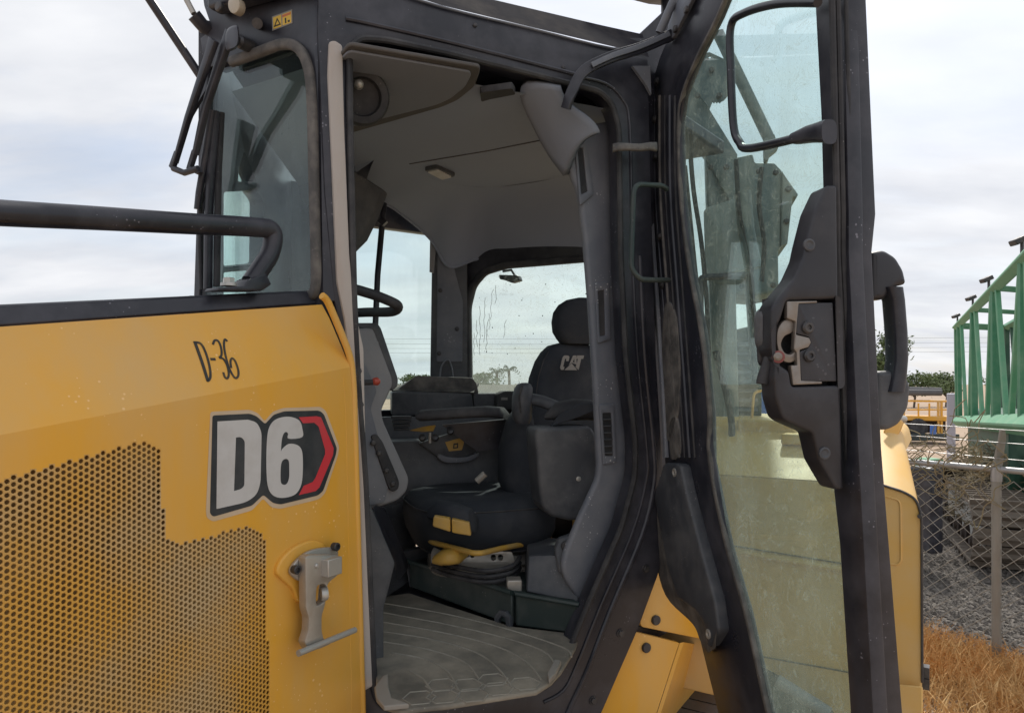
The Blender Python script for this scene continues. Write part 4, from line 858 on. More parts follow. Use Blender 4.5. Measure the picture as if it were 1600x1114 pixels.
# control pocket with two yellow paddles below the front edge
pk = loft('paddle_hood', [sring(P(u, v, y), (0, .3, 1), (.2, 1, 0), a, .03, 3, 16) for u, v, y, a in [(672, 800, 2.25, .018), (684, 798, 2.22, .034), (712, 804, 2.19, .036), (735, 812, 2.18, .034), (744, 820, 2.2, .020)]], M['fabric'], seat)
PP = vplane(plan(708, 2.165), (1, .02))
shape('seat_paddle', fil([(679, 803), (704.5, 807), (705, 828), (677, 819)], 3), PP, .03, M['handle_y'], seat, .004, .032)
shape('seat_paddle', fil([(706.5, 807.5), (734, 813), (737, 834), (707, 829)], 3), PP, .03, M['handle_y'], seat, .004, .032)
# backrest
bx = Vector((.93, .36, 0)).normalized(); by = Vector((-bx.y, bx.x, 0))
Yb = 2.72
rows = [(772, 805, 968, .10), (740, 792, 972, .11), (700, 797, 972, .11), (660, 812, 970, .11), (625, 826, 966, .105), (590, 833, 960, .10), (565, 843, 952, .095), (550, 853, 944, .085), (540, 864, 935, .07), (535.5, 880, 920, .04)]
rg_ = []
for v, ul, ur, t in rows:
    lft, rgt = P(ul, v, Yb), P(ur, v, Yb); c = (lft+rgt)/2+by*.05*((772-v)/240)
    rg_.append(sring(c, bx, by, (rgt-lft).length/2/bx.x*.98, t*.62, 3.2, 36))
rg_b = rg_
back = loft('backrest', rg_, M['fabric'], seat, True, 60)
rg_ = []
for v, ul, ur, t in [(538, 876, 940, .05), (530, 870, 946, .058), (520, 864, 951, .064), (505, 862.5, 954, .065), (490, 865, 953, .062), (478, 873, 949, .055), (470, 885, 942, .042), (466, 902, 930, .02)]:
    lft, rgt = P(ul, v, Yb+.03), P(ur, v, Yb+.03); c = (lft+rgt)/2
    rg_.append(sring(c, bx, by, (rgt-lft).length/2/bx.x, t*.8, 2.8, 32))
loft('headrest', rg_, M['fabric'], seat, True, 60)
for u in (885, 925): tube('headrest_post', [P(u, 545, Yb+.03), P(u, 524, Yb+.035)], .008, M['bolt'], seat)
# side bolster of the backrest, seen left of the pod
rg_ = [sring(P(u, v, y), bx, by, a, .07, 2.6, 24) for v, u, y, a in [(775, 808, 2.55, .04), (750, 806, 2.55, .06), (700, 806, 2.56, .058), (660, 812, 2.58, .045), (640, 816, 2.6, .02)]]
loft('side_bolster', rg_, M['fabric'], seat, True, 60)
# piping seams
def ringpath(rings, k): return [rg[k] for rg in rings]
for k in (3, 15):
    tube('seat_seam', [p+by*-.001 for p in [r_[(k+18) % 36] for r_ in rg_b[:8]]], .0028, M['black_matte'], seat, n=6)
tube('seat_seam', [p+Z3*.001 for p in cs_[4]], .003, M['black_matte'], seat, closed=True, n=6)
tube('seat_seam', [p for p in cs_[1]], .003, M['black_matte'], seat, closed=True, n=6)
# logo
LG = Plane(P(893, 567, Yb-.075), bx, Vector((0, .10, 1)))
def GZ(l): return [(770+x/5.572, 440+y/5.572) for x, y in l]
Cc = GZ(fil([(655, 643), (668, 655), (660, 692), (638, 692), (642, 672), (630, 670), (612, 740), (625, 742), (618, 768), (595, 768), (586, 750), (608, 660), (622, 643)], 4))
Aa = [GZ([(662, 730), (700, 643), (728, 643), (730, 722), (688, 706)]), GZ([(694, 698), (712, 672), (712, 705)])]
Tt = GZ([(735, 643), (795, 643), (788, 672), (770, 672), (748, 768), (722, 745), (742, 672), (728, 672)])
Tri = GZ([(624, 770), (687, 712), (735, 770)])
shape('seat_logo', Cc, LG, .002, M['logo'], seat, 0, .0, sm=False); shape('seat_logo', Aa, LG, .002, M['logo'], seat, 0, .0, sm=False)
shape('seat_logo', Tt, LG, .002, M['logo'], seat, 0, .0, sm=False); shape('seat_logo', Tri, LG, .002, M['logo'], seat, 0, .0, sm=False)

# ------------------------------------------------------------------ left armrest pod with its joystick
AP = vplane(plan(880, 2.22), (1, .22))
pod = shape('armrest_pod', fil([(838, 668), (922, 665), (932, 678), (937, 760), (915, 808), (895, 815), (858, 806), (845, 790), (836, 680)], [6, 6, 8, 20, 16, 10, 16, 16, 4]), AP, .13, M['trim_dark'], dozer, .014, 0, bres=3)
disc('pod_screw', AP.hit(904, 748, .001), AP.n, [(.008, -.003), (.008, .002), (.005, .003)], M['metal'], pod, 10)
raw_pts = [P(u, v, y) for u, v, y in [(905, 668, 2.3), (880, 660, 2.35), (862, 640, 2.4), (840, 632, 2.42)]]
loft('armrest_pad', [sring(P(u, v, y), (0, .2, 1), (.3, 1, 0), a, .05, 2.8, 20) for u, v, y, a in [(948, 645, 2.32, .03), (920, 640, 2.32, .034), (895, 640, 2.33, .036), (870, 642, 2.34, .030), (856, 650, 2.35, .012)]], M['black_matte'], pod)
loft('armrest_arm', [sring(P(u, v, y), (0, .2, 1), (.3, 1, 0), a, .03, 2.6, 16) for u, v, y, a in [(824, 622, 2.42, .020), (850, 628, 2.40, .022), (880, 640, 2.36, .022)]], M['trim_dark'], pod)
prism('belt_flap', [P(858, 668, 2.26), P(872, 650, 2.24), P(905, 630, 2.22), P(935, 630, 2.2), P(935, 640, 2.2), P(905, 652, 2.22)], (0, .015, 0), M['fabric'], pod, .003)
js = loft('joystick', [sring(P(u, v, 2.40), bx, by, a, b_, 2.8, 20) for v, u, a, b_ in [(662, 817, .020, .022), (655, 816, .030, .03), (640, 815, .032, .034), (620, 816, .032, .036), (606, 818, .028, .034), (600, 819, .020, .026), (598, 820, .008, .01)]], M['trim_dark'], dozer, True, 50)
tube('joystick_seam', [P(816, 602, 2.36), P(811, 620, 2.355), P(814, 645, 2.36)], .003, M['bolt'], js, n=6)

# ------------------------------------------------------------------ right console, armrest and rear shelf
RC = vplane(plan(720, 2.78), (1, .25))
con = shape('right_console', fil([(590, 690), (660, 688), (690, 712), (720, 714), (744, 708), (757, 664), (800, 660), (800, 800), (590, 800)], 5), RC, .25, M['trim_dark'], dozer, .008)
shape('console_bezel', fil([(652, 692), (664, 688), (740, 664), (757, 660), (742, 706), (722, 715), (690, 718), (676, 708)], 5), RC, .02, M['trim_dark'], con, .006, .022)
shape('console_lip', cr([(684, 708), (700, 713), (725, 713), (745, 706), (744, 714), (724, 721), (698, 722), (684, 716)], True, 4), RC, .03, M['trim'], con, .006, .03)
shape('console_sticker', [(694, 690), (726, 681), (720, 702), (700, 704)], RC, .002, M['handle_y'], con, 0, .025, sm=False)
shape('sticker_figure', [[(706, 700), (707, 692), (714, 691), (714, 699)], [(708, 698), (708.5, 694), (712.5, 693.5), (712, 697.5)]], RC, .001, M['number'], con, 0, .0265, sm=False)
arm2 = loft('right_armrest', [sring(P(u, v, y), (0, .15, 1), (.3, 1, 0), a, .045, 3, 20) for u, v, y, a in [(657, 650, 2.60, .012), (661, 649, 2.60, .021), (680, 648, 2.61, .021), (720, 645, 2.63, .021), (760, 643, 2.65, .021), (784, 645, 2.66, .021), (791, 650, 2.67, .012)]], M['black_matte'], dozer)
prism('armrest_support', [P(690, 664, 2.66), P(792, 655, 2.7), P(795, 700, 2.72), P(745, 705, 2.7)], (0, .05, 0), M['black'], arm2)
tube('control_lever', [P(672, 692, 2.66), P(672, 676, 2.66)], .006, M['metal'], con)
prism('control_tab', [P(640, 672, 2.66), P(664, 666, 2.64), P(680, 664, 2.62), P(676, 673, 2.62), P(660, 674, 2.64)], (0, .02, -.004), M['handle_y'], con)
for u, v in [(660, 684), (680, 684), (704, 674)]: disc('control_knob', P(u, v, 2.65), (0, -1, .5), [(.012, -.01), (.014, .0), (.012, .01), (.006, .012)], M['bolt'], con, 12)
for k in range(4): box('boot_fold', P(627, 652+k*6, 2.62), (1, .2, 0), (-.2, 1, 0), Z3, (.075-.006*k, .06, .010), M['black_matte'], con, .003)
RS = vplane(plan(680, 3.02), (1, .2))
sh = shape('rear_shelf_box', fil([(612, 612), (626, 611), (737, 614), (741, 640), (738, 650), (612, 650)], 4), RS, .22, M['trim_dark'], dozer, .008)
shape('shelf_cover', fil([(618, 611), (648, 589), (652, 587), (740, 590), (747, 600), (750, 616)], 4), RS, .02, M['gasket'], sh, .005, -.03)
prism('shelf_top', [P(612, 610, 3.0), P(740, 613, 3.05), P(748, 598, 3.15), P(650, 588, 3.2)], (0, .02, -.01), M['gasket'], sh)
shape('shelf_box_side', fil([(739, 615), (800, 614), (802, 640), (741, 640)], 3), RS.off(-.03), .2, M['trim_dark'], sh, .005)
sq = shape('seat_back_box', fil([(778, 616), (788, 611), (815, 611), (815, 640), (776, 640)], 3), RS.off(.05), .1, M['black_matte'], dozer, .004)
shape('box_print', [(783, 621), (793, 621), (793, 625), (783, 625)], RS.off(.05), .001, M['logo'], sq, 0, .0015, sm=False)
prism('rear_ledge', [P(560, 652, 2.9), P(800, 650, 3.0), P(800, 800, 2.9), P(560, 800, 2.8)], (0, .05, 0), M['trim_dark'], dozer)
# dried water runs on the rear glass
random.seed(9)
for u, v0, v1 in [(745, 500, 548), (750, 478, 560), (757, 465, 540), (762, 515, 552), (770, 452, 520), (764, 490, 530), (776, 446, 476), (741, 520, 560), (790, 500, 530)]:
    pts = [RW.hit(u+random.uniform(-1.5, 1.5)+(v-v0)*-.08*(u > 760), v, -.018) for v in range(v0, v1, 7)]
    tube('dirt_run', pts, .0009, M['mat'], rw, n=4)
for _ in range(45):
    u, v = random.uniform(738, 920), random.uniform(430, 600); disc('dirt_spot', RW.hit(u, v, -.018), RW.n, [(.0032*random.uniform(.4, 1), 0), (.001, .001)], M['mat'], rw, 6)
tube('belt_buckle', [P(745, 752, 2.42), P(758, 740, 2.42)], .012, M['metal_dull'], seat, n=8)

# ------------------------------------------------------------------ fuel tank and rear structure of the machine
cornr = plan(1440, 2.0); TK = vplane(cornr, L2)                # front face across the machine
tp = [TK.hit(u, v) for u, v in fil([(1441, 1068), (1440, 810), (1433, 782), (1412, 768), (1380, 757)], [0, 25, 20, 20, 0], False, 5)]
wl = L3*1.5
# front face with rounded top corner, running across behind the door
fr_pts = [(1440.5, 1160)]+fil([(1441, 1068), (1440, 806), (1432, 780), (1412, 768), (1380, 758)], [0, 25, 20, 20, 0], False, 5)
far_t = TK.hit(1380, 758)+L3*1.0; far_b = TK.hit(1440.5, 1160)+L3*1.3
front = [TK.hit(u, v) for u, v in fr_pts]+[far_t, Vector((far_t.x, far_t.y, far_b.z))]
tank = prism('fuel_tank', front, r3*.06, M['yellow_dusty'], dozer, .006)
# sloping lid behind the face
slope = r3*.34+Z3*.165
top0 = [TK.hit(u, v, .0) for u, v in fil([(1440, 810), (1433, 781), (1412, 767), (1380, 757)], [0, 20, 20, 0], False, 5)]+[far_t]
n = len(top0); vv = top0+[p+slope+(L3*.05 if i < n-1 else Vector()) for i, p in enumerate(top0)]
back_ = [vv[n+i]+r3*.5 for i in range(n)]
vv += back_
raw('tank_lid', vv, [(i, i+1, n+i+1, n+i) for i in range(n-1)]+[(n+i, n+i+1, 2*n+i+1, 2*n+i) for i in range(n-1)], M['yellow_dusty'], tank, True, 30)
tube('lid_seam', [TK.hit(u, v, .003) for u, v in fil([(1441, 1066), (1440, 806), (1432, 780), (1412, 768), (1380, 758)], [0, 25, 20, 20, 0], False, 5)], .0035, M['bolt'], tank, n=6)
tube('access_cover', [TK.hit(u, v, .001) for u, v in fil([(1380, 774), (1404, 781), (1407, 790), (1408, 876), (1403, 882), (1384, 880)], [0, 6, 4, 6, 6, 0], False, 4)], .0028, M['yellow_dusty'], tank, n=6)
for a, b_ in [((1100, 845), (1340, 884)), ((1150, 1018), (1350, 1054))]:
    tube('panel_seam', [TK.hit(*a, .001), TK.hit(*b_, .001)], .0025, M['rust_seam'], tank, n=6)
tube('seam_ridge', [TK.hit(1100, 853, .004), TK.hit(1340, 893, .004)], .010, M['yellow_dusty'], tank, n=8)
prism('tank_step', [TK.hit(1400, 1068, .06), TK.hit(1442, 1072, .06), TK.hit(1441, 1075, .0), TK.hit(1400, 1070, 0)], (0, 0, -.3), M['yellow_dusty'], tank, .004)
disc('tank_catch', TK.hit(1437, 806, .004), TK.n, [(.006, -.01), (.006, .01)], M['bolt'], tank, 8)
for v in (1048, 1066): box('side_clip', TK.hit(1446, v, -.02), L3, r3, Z3, (.02, .03, .03), M['bolt'], tank)
# things on the tank top: filler neck block, cover, foot
for u, v, y, s in [(1162, 678, 2.75, (.05, .05, .03)), (1252, 688, 2.5, (.07, .05, .03))]: box('lid_clamp', P(u, v, y), L3, r3, Z3, s, M['bolt'], tank, .004)
hnd = box('yellow_step_bracket', P(1395, 672, 2.35), (.5, .3, .9), r3, (-.9, 0, .5), (.10, .10, .05), M['yellow'], dozer, .006)
tube('step_roller', [P(1385, 652, 2.3), P(1412, 655, 2.36)], .013, M['metal'], hnd, n=10)
box('tank_block', P(1205, 676, 2.55), L3, r3, Z3, (.20, .2, .10), M['yellow_dusty'], tank, .01)
box('tank_ledge', P(1275, 686, 2.35), L3, r3, Z3, (.20, .12, .035), M['yellow_dusty'], tank, .006)
box('tank_ledge', P(1130, 690, 2.6), L3, r3, Z3, (.16, .12, .04), M['trim_light'], tank, .006)
tube('tank_rail', [P(1172, 690, 2.6), P(1178, 612, 2.6), P(1206, 608, 2.6)], .005, M['yellow'], tank, n=8, fr=.02)
# green-painted deflector low down behind the glass
prism('lower_guard', [TK.hit(1180, 1040, .12), TK.hit(1215, 1058, .10), TK.hit(1300, 1114, .10), TK.hit(1320, 1160, .10), TK.hit(1210, 1160, .10)], r3*.02, M['base'], dozer)
tube('guard_edge', [TK.hit(1214, 1062, .14), TK.hit(1296, 1114, .14)], .018, M['trim_light'], dozer)

# cab mount plates below the hinge post
CM = DP.off(-.05)
mp1 = shape('mount_plate', fil([(1040, 860), (1120, 890), (1120, 1003), (1002, 979), (1000, 970)], 4), CM, .02, M['yellow'], dozer, .003)
mp2 = prism('mount_bracket', [CM.hit(985, 985), CM.hit(1062, 1004), CM.hit(1010, 1165), CM.hit(900, 1165)], -DP.n*.02, M['yellow'], dozer, .003)
prism('bracket_web', [CM.hit(1062, 1004, -.001), CM.hit(1010, 1165, -.001), DP.hit(1060, 1165, -.30), DP.hit(1100, 1010, -.30)], d3*.015, M['yellow'], mp2)
prism('bracket_back', [DP.hit(1060, 1000, -.31), DP.hit(1240, 1030, -.31), DP.hit(1240, 1165, -.31), DP.hit(1040, 1165, -.31)], -DP.n*.02, M['yellow'], mp2)
for u, v, o in [(1024, 968, mp1), (1009, 1011, mp2)]: disc('bolt', CM.hit(u, v, .001), DP.n, [(.0145, -.002), (.0150, .006), (.013, .009), (.006, .0095)], M['bolt'], o, 18)

# rear protective structure seen through the door glass
S = 2.75
def PS(l, y=S): return [P(u, v, y) for u, v in l]
SV = vplane(plan(1150, S), (1, -.25))
ropsp = shape('rear_roof_post', fil([(1101, 236), (1146, 236), (1150, 460), (1156, 690), (1118, 700), (1108, 460)], 3), SV, .12, M['bluegrey'], dozer, .01)
shape('roof_post_brace', [(1058, 170), (1075, 110), (1110, 176), (1152, 244), (1146, 330), (1101, 244), (1062, 196)], SV, .08, M['bluegrey'], ropsp, .006, .02)
scal = [(1092, 97), (1100, 93), (1108, 91), (1136, 104), (1137, 156), (1130, 164)]+[(1126-k*2.2, 166+(k % 2)*2.5) for k in range(7)]+[(1108, 178), (1080, 140)]
shape('lamp_bracket', [scal, ellipse(1108.5, 98.5, 2.4, 2.4, 10)], SV, .012, M['bluegrey'], ropsp, 0, .05)
br2 = tube('brace_tube', [SV.hit(1122, 52, .02), SV.hit(1204, 222, .02)], .022, M['bluegrey'], dozer, n=14)
shape('brace_clevis', fil([(1192, 222), (1208, 214), (1215, 236), (1200, 248), (1199, 256), (1193, 256)], 3), SV, .05, M['bluegrey'], br2, .004, .04)
SB = SV.off(-.10)
hous = shape('condenser_housing', fil([(1140, 248), (1176, 240), (1180, 254), (1210, 254), (1222, 266), (1220, 388), (1216, 392), (1217, 455), (1180, 462), (1150, 460)], 3), SB, .35, M['bluegrey'], dozer, .01)
shape('housing_side', fil([(1221, 268), (1236, 290), (1247, 305), (1244, 310), (1238, 308), (1230, 382), (1220, 386)], 2), SB, .30, M['bluegrey'], hous, .004, .01)
for u, v in [(1232, 296), (1229, 346)]: disc('housing_bolt', SB.hit(u, v, .012), SB.n, [(.012, -.004), (.012, .006), (.008, .010)], M['bolt'], hous, 12)
shape('reflection_panel', fil([(1099, 336), (1104, 330), (1155, 314), (1168, 425), (1102, 436)], 2), SV, .02, M['reflection_l'], hous, .003, .06)  # solid plate in place of a pale reflection at the door glass
tube('reflected_bars', [SV.hit(u, v, .10) for u, v in [(1095, 560), (1094, 434), (1168, 430), (1180, 600)]], .013, M['black'], dozer, fr=.02)  # tube laid along bars that are only reflections
for k, q in enumerate([[(1078, 230), (1084, 300), (1096, 380), (1104, 470), (1108, 560)], [(1070, 260), (1078, 340), (1086, 420), (1096, 520)], [(1150, 250), (1156, 330), (1172, 400), (1176, 470), (1186, 540)], [(1190, 262), (1186, 320), (1194, 380), (1190, 440)]]):
    tube('rear_hose', [SV.hit(u, v, .10+.02*k) for u, v in cr(q, False, 5)], .009, M['black_matte'], hous, n=8)
for u, v in [(1112, 110), (1124, 150), (1090, 150), (1110, 262), (1135, 262), (1186, 268), (1212, 270), (1160, 448), (1208, 446)]: disc('housing_bolt', SV.hit(u, v, .062), SV.n, [(.011, -.004), (.011, .006), (.007, .010)], M['bolt'], hous, 10)
tube('exhaust_pipe', [SV.hit(1160, 300, .12), SV.hit(1166, 360, .12), SV.hit(1178, 420, .12)], .03, M['bluegrey'], dozer, n=14)
# louvred rear box and hose
lv = prism('radiator_box', [P(1086, 530, 2.95), P(1190, 505, 2.8), P(1190, 665, 2.8), P(1090, 672, 2.95)], (.1, .3, 0), M['base'], dozer, .01)
for k in range(9):
    v = 540+k*14
    prism('louvre', [P(1092, v, 2.93), P(1184, v-5+k*.8, 2.79), P(1184, v-1+k*.8, 2.78), P(1092, v+4, 2.92)], (.0, .012, .004), M['trim'], lv)
tube('hydraulic_hose', [P(u, v, 2.5) for u, v in cr([(1118, 548), (1126, 580), (1136, 620), (1143, 660), (1144, 700), (1150, 740)], False, 5)], .012, M['black_matte'], dozer)

# ------------------------------------------------------------------ ground
def gmat(name, c1, c2, c3, sc1, sc2, bump=.6, bd=.03):
    m = bpy.data.materials.new(name); m.use_nodes = True; t = m.node_tree; b = t.nodes['Principled BSDF']; b.inputs['Roughness'].default_value = .95; b.inputs['Specular IOR Level'].default_value = .2
    tcn = t.nodes.new('ShaderNodeTexCoord')
    a = t.nodes.new('ShaderNodeTexNoise'); a.inputs['Scale'].default_value = sc1; a.inputs['Detail'].default_value = 8; t.links.new(tcn.outputs['Object'], a.inputs['Vector'])
    v = t.nodes.new('ShaderNodeTexVoronoi'); v.inputs['Scale'].default_value = sc2; t.links.new(tcn.outputs['Object'], v.inputs['Vector'])
    r = t.nodes.new('ShaderNodeValToRGB'); r.color_ramp.elements[0].position = .35; r.color_ramp.elements[0].color = (*c1, 1); r.color_ramp.elements[1].position = .65; r.color_ramp.elements[1].color = (*c2, 1)
    t.links.new(a.outputs[0], r.inputs[0])
    mx = t.nodes.new('ShaderNodeMix'); mx.data_type = 'RGBA'; mx.inputs[0].default_value = .5; t.links.new(r.outputs[0], mx.inputs[6])
    r2_ = t.nodes.new('ShaderNodeValToRGB'); r2_.color_ramp.elements[0].color = (*c3, 1); r2_.color_ramp.elements[1].color = (*c2, 1); t.links.new(v.outputs['Color'], r2_.inputs[0]); t.links.new(r2_.outputs[0], mx.inputs[7])
    t.links.new(mx.outputs[2], b.inputs['Base Color'])
    bp = t.nodes.new('ShaderNodeBump'); bp.inputs['Strength'].default_value = bump; bp.inputs['Distance'].default_value = bd; t.links.new(v.outputs['Distance'], bp.inputs['Height']); t.links.new(bp.outputs[0], b.inputs['Normal'])
    return m
M['gravel'] = gmat('grey_gravel', (.085, .076, .068), (.19, .172, .155), (.05, .044, .038), 1.5, 22)
M['dirt'] = gmat('tan_dirt', (.30, .22, .16), (.42, .32, .24), (.26, .19, .13), .3, 8, .3)
g = raw('ground', [(-1500, -300, 0), (1500, -300, 0), (1500, 2200, 0), (-1500, 2200, 0)], [(0, 1, 2, 3)], M['dirt'], None); tag(g, 'bare tan dirt ground of the yard', None, None, 'structure')
gy = raw('gravel_yard', [(2.2, 5.05, .004), (5.2, 2.9, .004), (14, 6, .004), (14, 13.5, .004), (4.6, 12.0, .004), (2.4, 8, .004)], [(0, 1, 2, 3, 4, 5)], M['gravel'], None); tag(gy, 'strip of grey gravel behind the wire fence', None, None, 'structure')
# loose stones
random.seed(3)
sv, sf = [], []
def stone(c, r):
    b0 = len(sv)
    for dx_, dy_, dz in [(1, 0, 0), (0, 1, 0), (-1, 0, 0), (0, -1, 0), (0, 0, .7), (0, 0, -.5)]:
        k = r*random.uniform(.6, 1.25); sv.append((c[0]+dx_*k, c[1]+dy_*k, c[2]+dz*k))
    for f in [(0, 1, 4), (1, 2, 4), (2, 3, 4), (3, 0, 4), (1, 0, 5), (2, 1, 5), (3, 2, 5), (0, 3, 5)]: sf.append(tuple(b0+i for i in f))
for _ in range(9000):
    u = random.uniform(1425, 1640); Y = 5.0+random.random()**.8*6.0; x = (u-CU)/F*Y
    stone((x, Y, .01), random.choice((.012, .018, .025, .035))*random.uniform(.7, 1.2))
st_ = raw('gravel_stones', sv, sf, M['gravel'], None, False, recalc=False); tag(st_, 'loose grey stones lying on the gravel behind the fence', 'gravel', None, 'stuff')

# ------------------------------------------------------------------ dry weeds
M['weed'] = mat('dry_orange_weed', (.50, .24, .065), .9, dust=(.60, .42, .20), amt=1.0, scale=3, lo=.3, hi=.7)
wv, wf = [], []
random.seed(5)
wfp = plan(1557, H*F/445.0); wdir = (plan(1432, .75/.75*(H-(H-133*(H*F/445.0)/F))*F/122.0)-wfp).normalized(); wn_ = Vector((-abs(wdir.y), -abs(wdir.x))).normalized()
for _ in range(20000):
    s_ = random.gauss(.2, 1.3); o__ = abs(random.gauss(0, .62))-.06; q_ = wfp+wdir*s_+wn_*o__; x, Y = q_.x, q_.y
    if x < Y*.565: continue
    hgt = random.choice((.05, .08, .11, .15, .22))*random.uniform(.6, 1.1); a = random.uniform(0, 6.28); ln = random.uniform(.02, .14)
    tp_ = Vector((x+math.cos(a)*ln, Y+math.sin(a)*ln, hgt)); w_ = random.uniform(.002, .005)
    b0 = len(wv); p = Vector((math.cos(a+1.57), math.sin(a+1.57), 0))*w_
    md = Vector((x+math.cos(a)*ln*.35, Y+math.sin(a)*ln*.35, hgt*.6))
    wv += [Vector((x, Y, 0))-p, Vector((x, Y, 0))+p, md+p, md-p, tp_]; wf += [(b0, b0+1, b0+2, b0+3), (b0+3, b0+2, b0+4)]
    for _k in range(2):
        q = md.lerp(tp_, random.random()); a2 = random.uniform(0, 6.28); l2 = random.uniform(.02, .07); b0 = len(wv)
        e = q+Vector((math.cos(a2)*l2, math.sin(a2)*l2, random.uniform(0, .05))); p2 = Vector((0, 0, .0025))
        wv += [q-p2, q+p2, e]; wf.append((b0, b0+1, b0+2))
wd_ = raw('dry_weeds', wv, wf, M['weed'], None, False, recalc=False); tag(wd_, 'bank of dry orange weeds along the foot of the wire fence', 'weeds', None, 'stuff')

# ------------------------------------------------------------------ chain-link fence
M['galv'] = mat('galvanised_steel', (.36, .36, .36), .45, metal=.6, dust=(.30, .27, .24), amt=.4, scale=9)
M['post'] = mat('weathered_fence_post', (.27, .255, .225), .6, metal=.3, dust=(.22, .17, .12), amt=.6, scale=8, stretch=(1, 1, .3))
Yp = H*F/445.0; fp0 = plan(1557, Yp); RAILZ = H-133*Yp/F
Yl = (H-RAILZ)*F/122.0; fl0 = plan(1432, Yl); fd = (fl0-fp0).normalized(); fd3 = Vector((*fd, 0))
fence = thing('chain_link_fence', (fp0.x, fp0.y, 0), 'galvanised chain-link fence with top rail and wires behind the bulldozer', 'fence')
F0 = Vector((*fp0, 0))
tube('fence_post', [F0+Z3*0, F0+Z3*(RAILZ+.03)], .030, M['post'], fence, n=14)
disc('post_cap', F0+Z3*(RAILZ-.05), Z3, [(.034, -.035), (.036, .0), (.036, .06), (.030, .07)], M['galv'], fence, 14)
shape('barb_arm', fil([(1551, 735), (1561, 690), (1564, 672), (1570, 670), (1573, 680), (1566, 735)], 3), vplane(fp0, (1, 0)), .02, M['post'], fence, .003)
for s in (-1.35, 2.9): tube('fence_post', [F0+fd3*s, F0+fd3*s+Z3*(RAILZ+.03)], .030, M['post'], fence, n=12)
tube('top_rail', [F0-fd3*2.2+Z3*RAILZ, F0+fd3*3.0+Z3*RAILZ], .0225, M['galv'], fence, n=12)
for k, z in enumerate((.09, .20, .29)):
    pp = [F0+fd3*(s/2)+Z3*(RAILZ+z-.02*math.sin((s+4)*.55)**2)+Vector((.02*k, 0, 0)) for s in range(-5, 7)]
    tube('barbed_wire', pp, .0032, M['galv'], fence, n=5)
# wire mesh: each wire a zigzag ribbon
mv, mf = [], []
dw = .106; dh = .092; wr = .0027
nrm = Vector((fd3.y, -fd3.x, 0))
def wire(p0, p1):
    t = (p1-p0).normalized(); a = nrm; c = t.cross(a); b0 = len(mv)
    for p in (p0, p1):
        for k in range(4): mv.append(p+(a*math.cos(k*1.5708)+c*math.sin(k*1.5708))*wr)
    for k in range(4): mf.append((b0+k, b0+(k+1) % 4, b0+4+(k+1) % 4, b0+4+k))
nx_ = 48; ny_ = int((RAILZ-.05)/dh)
for i in range(-20, nx_-20):
    for j in range(ny_):
        s0 = i*dw; z0 = .04+j*dh
        jit = lambda: Vector((random.uniform(-.004, .004), random.uniform(-.004, .004), random.uniform(-.004, .004)))
        pc = F0+fd3*s0+Z3*z0
        wire(pc+nrm*.003, pc+fd3*dw/2+Z3*dh/2+nrm*.003+jit()*.3); wire(pc+fd3*dw/2+Z3*dh/2+nrm*.003, pc+Z3*dh+nrm*.003)
        wire(pc-nrm*.003, pc-fd3*dw/2+Z3*dh/2-nrm*.003); wire(pc-fd3*dw/2+Z3*dh/2-nrm*.003, pc+Z3*dh-nrm*.003)
wm = raw('wire_mesh', mv, mf, M['post'], fence, True, 60, recalc=False); wm['kind'] = 'stuff'

# ------------------------------------------------------------------ old crawler undercarriage behind the fence
M['rust'] = mat('rusty_dark_steel', (.026, .018, .014), .85, dust=(.085, .06, .045), amt=.6, scale=4, lo=.4, hi=.75, bump=.4, bscale=40)
M['shoe'] = mat('worn_track_shoe', (.135, .11, .085), .7, dust=(.15, .11, .08), amt=.6, scale=8, bump=.3, bscale=60)
M['slab'] = mat('dusty_grey_plate', (.34, .345, .33), .75, dust=(.25, .22, .18), amt=.6, scale=3, bump=.1, bscale=40)
n0 = P(1515, 885, H*F/285); n0.z = 0; f0 = P(1463, 818, H*F/218); f0.z = 0
td = (f0-n0).normalized(); tsd = Vector((td.y, -td.x, 0))
cr_ = thing('crawler_undercarriage', tuple(n0), 'rusty crawler track undercarriage standing behind the chain-link fence', 'undercarriage')
body = box('track_frame', n0+td*1.6+tsd*.42+Z3*.42, td, tsd, Z3, (3.6, .5, .42), M['rust'], cr_, .03)
prism('frame_plate', [n0+td*.10+tsd*.12+Z3*.20, n0+td*2.5+tsd*.12+Z3*.22, n0+td*2.5+tsd*.14+Z3*.64, n0+td*.9+tsd*.14+Z3*.62, n0+td*.10+tsd*.12+Z3*.52], tsd*.05, M['slab'], cr_, .01)
shm = None
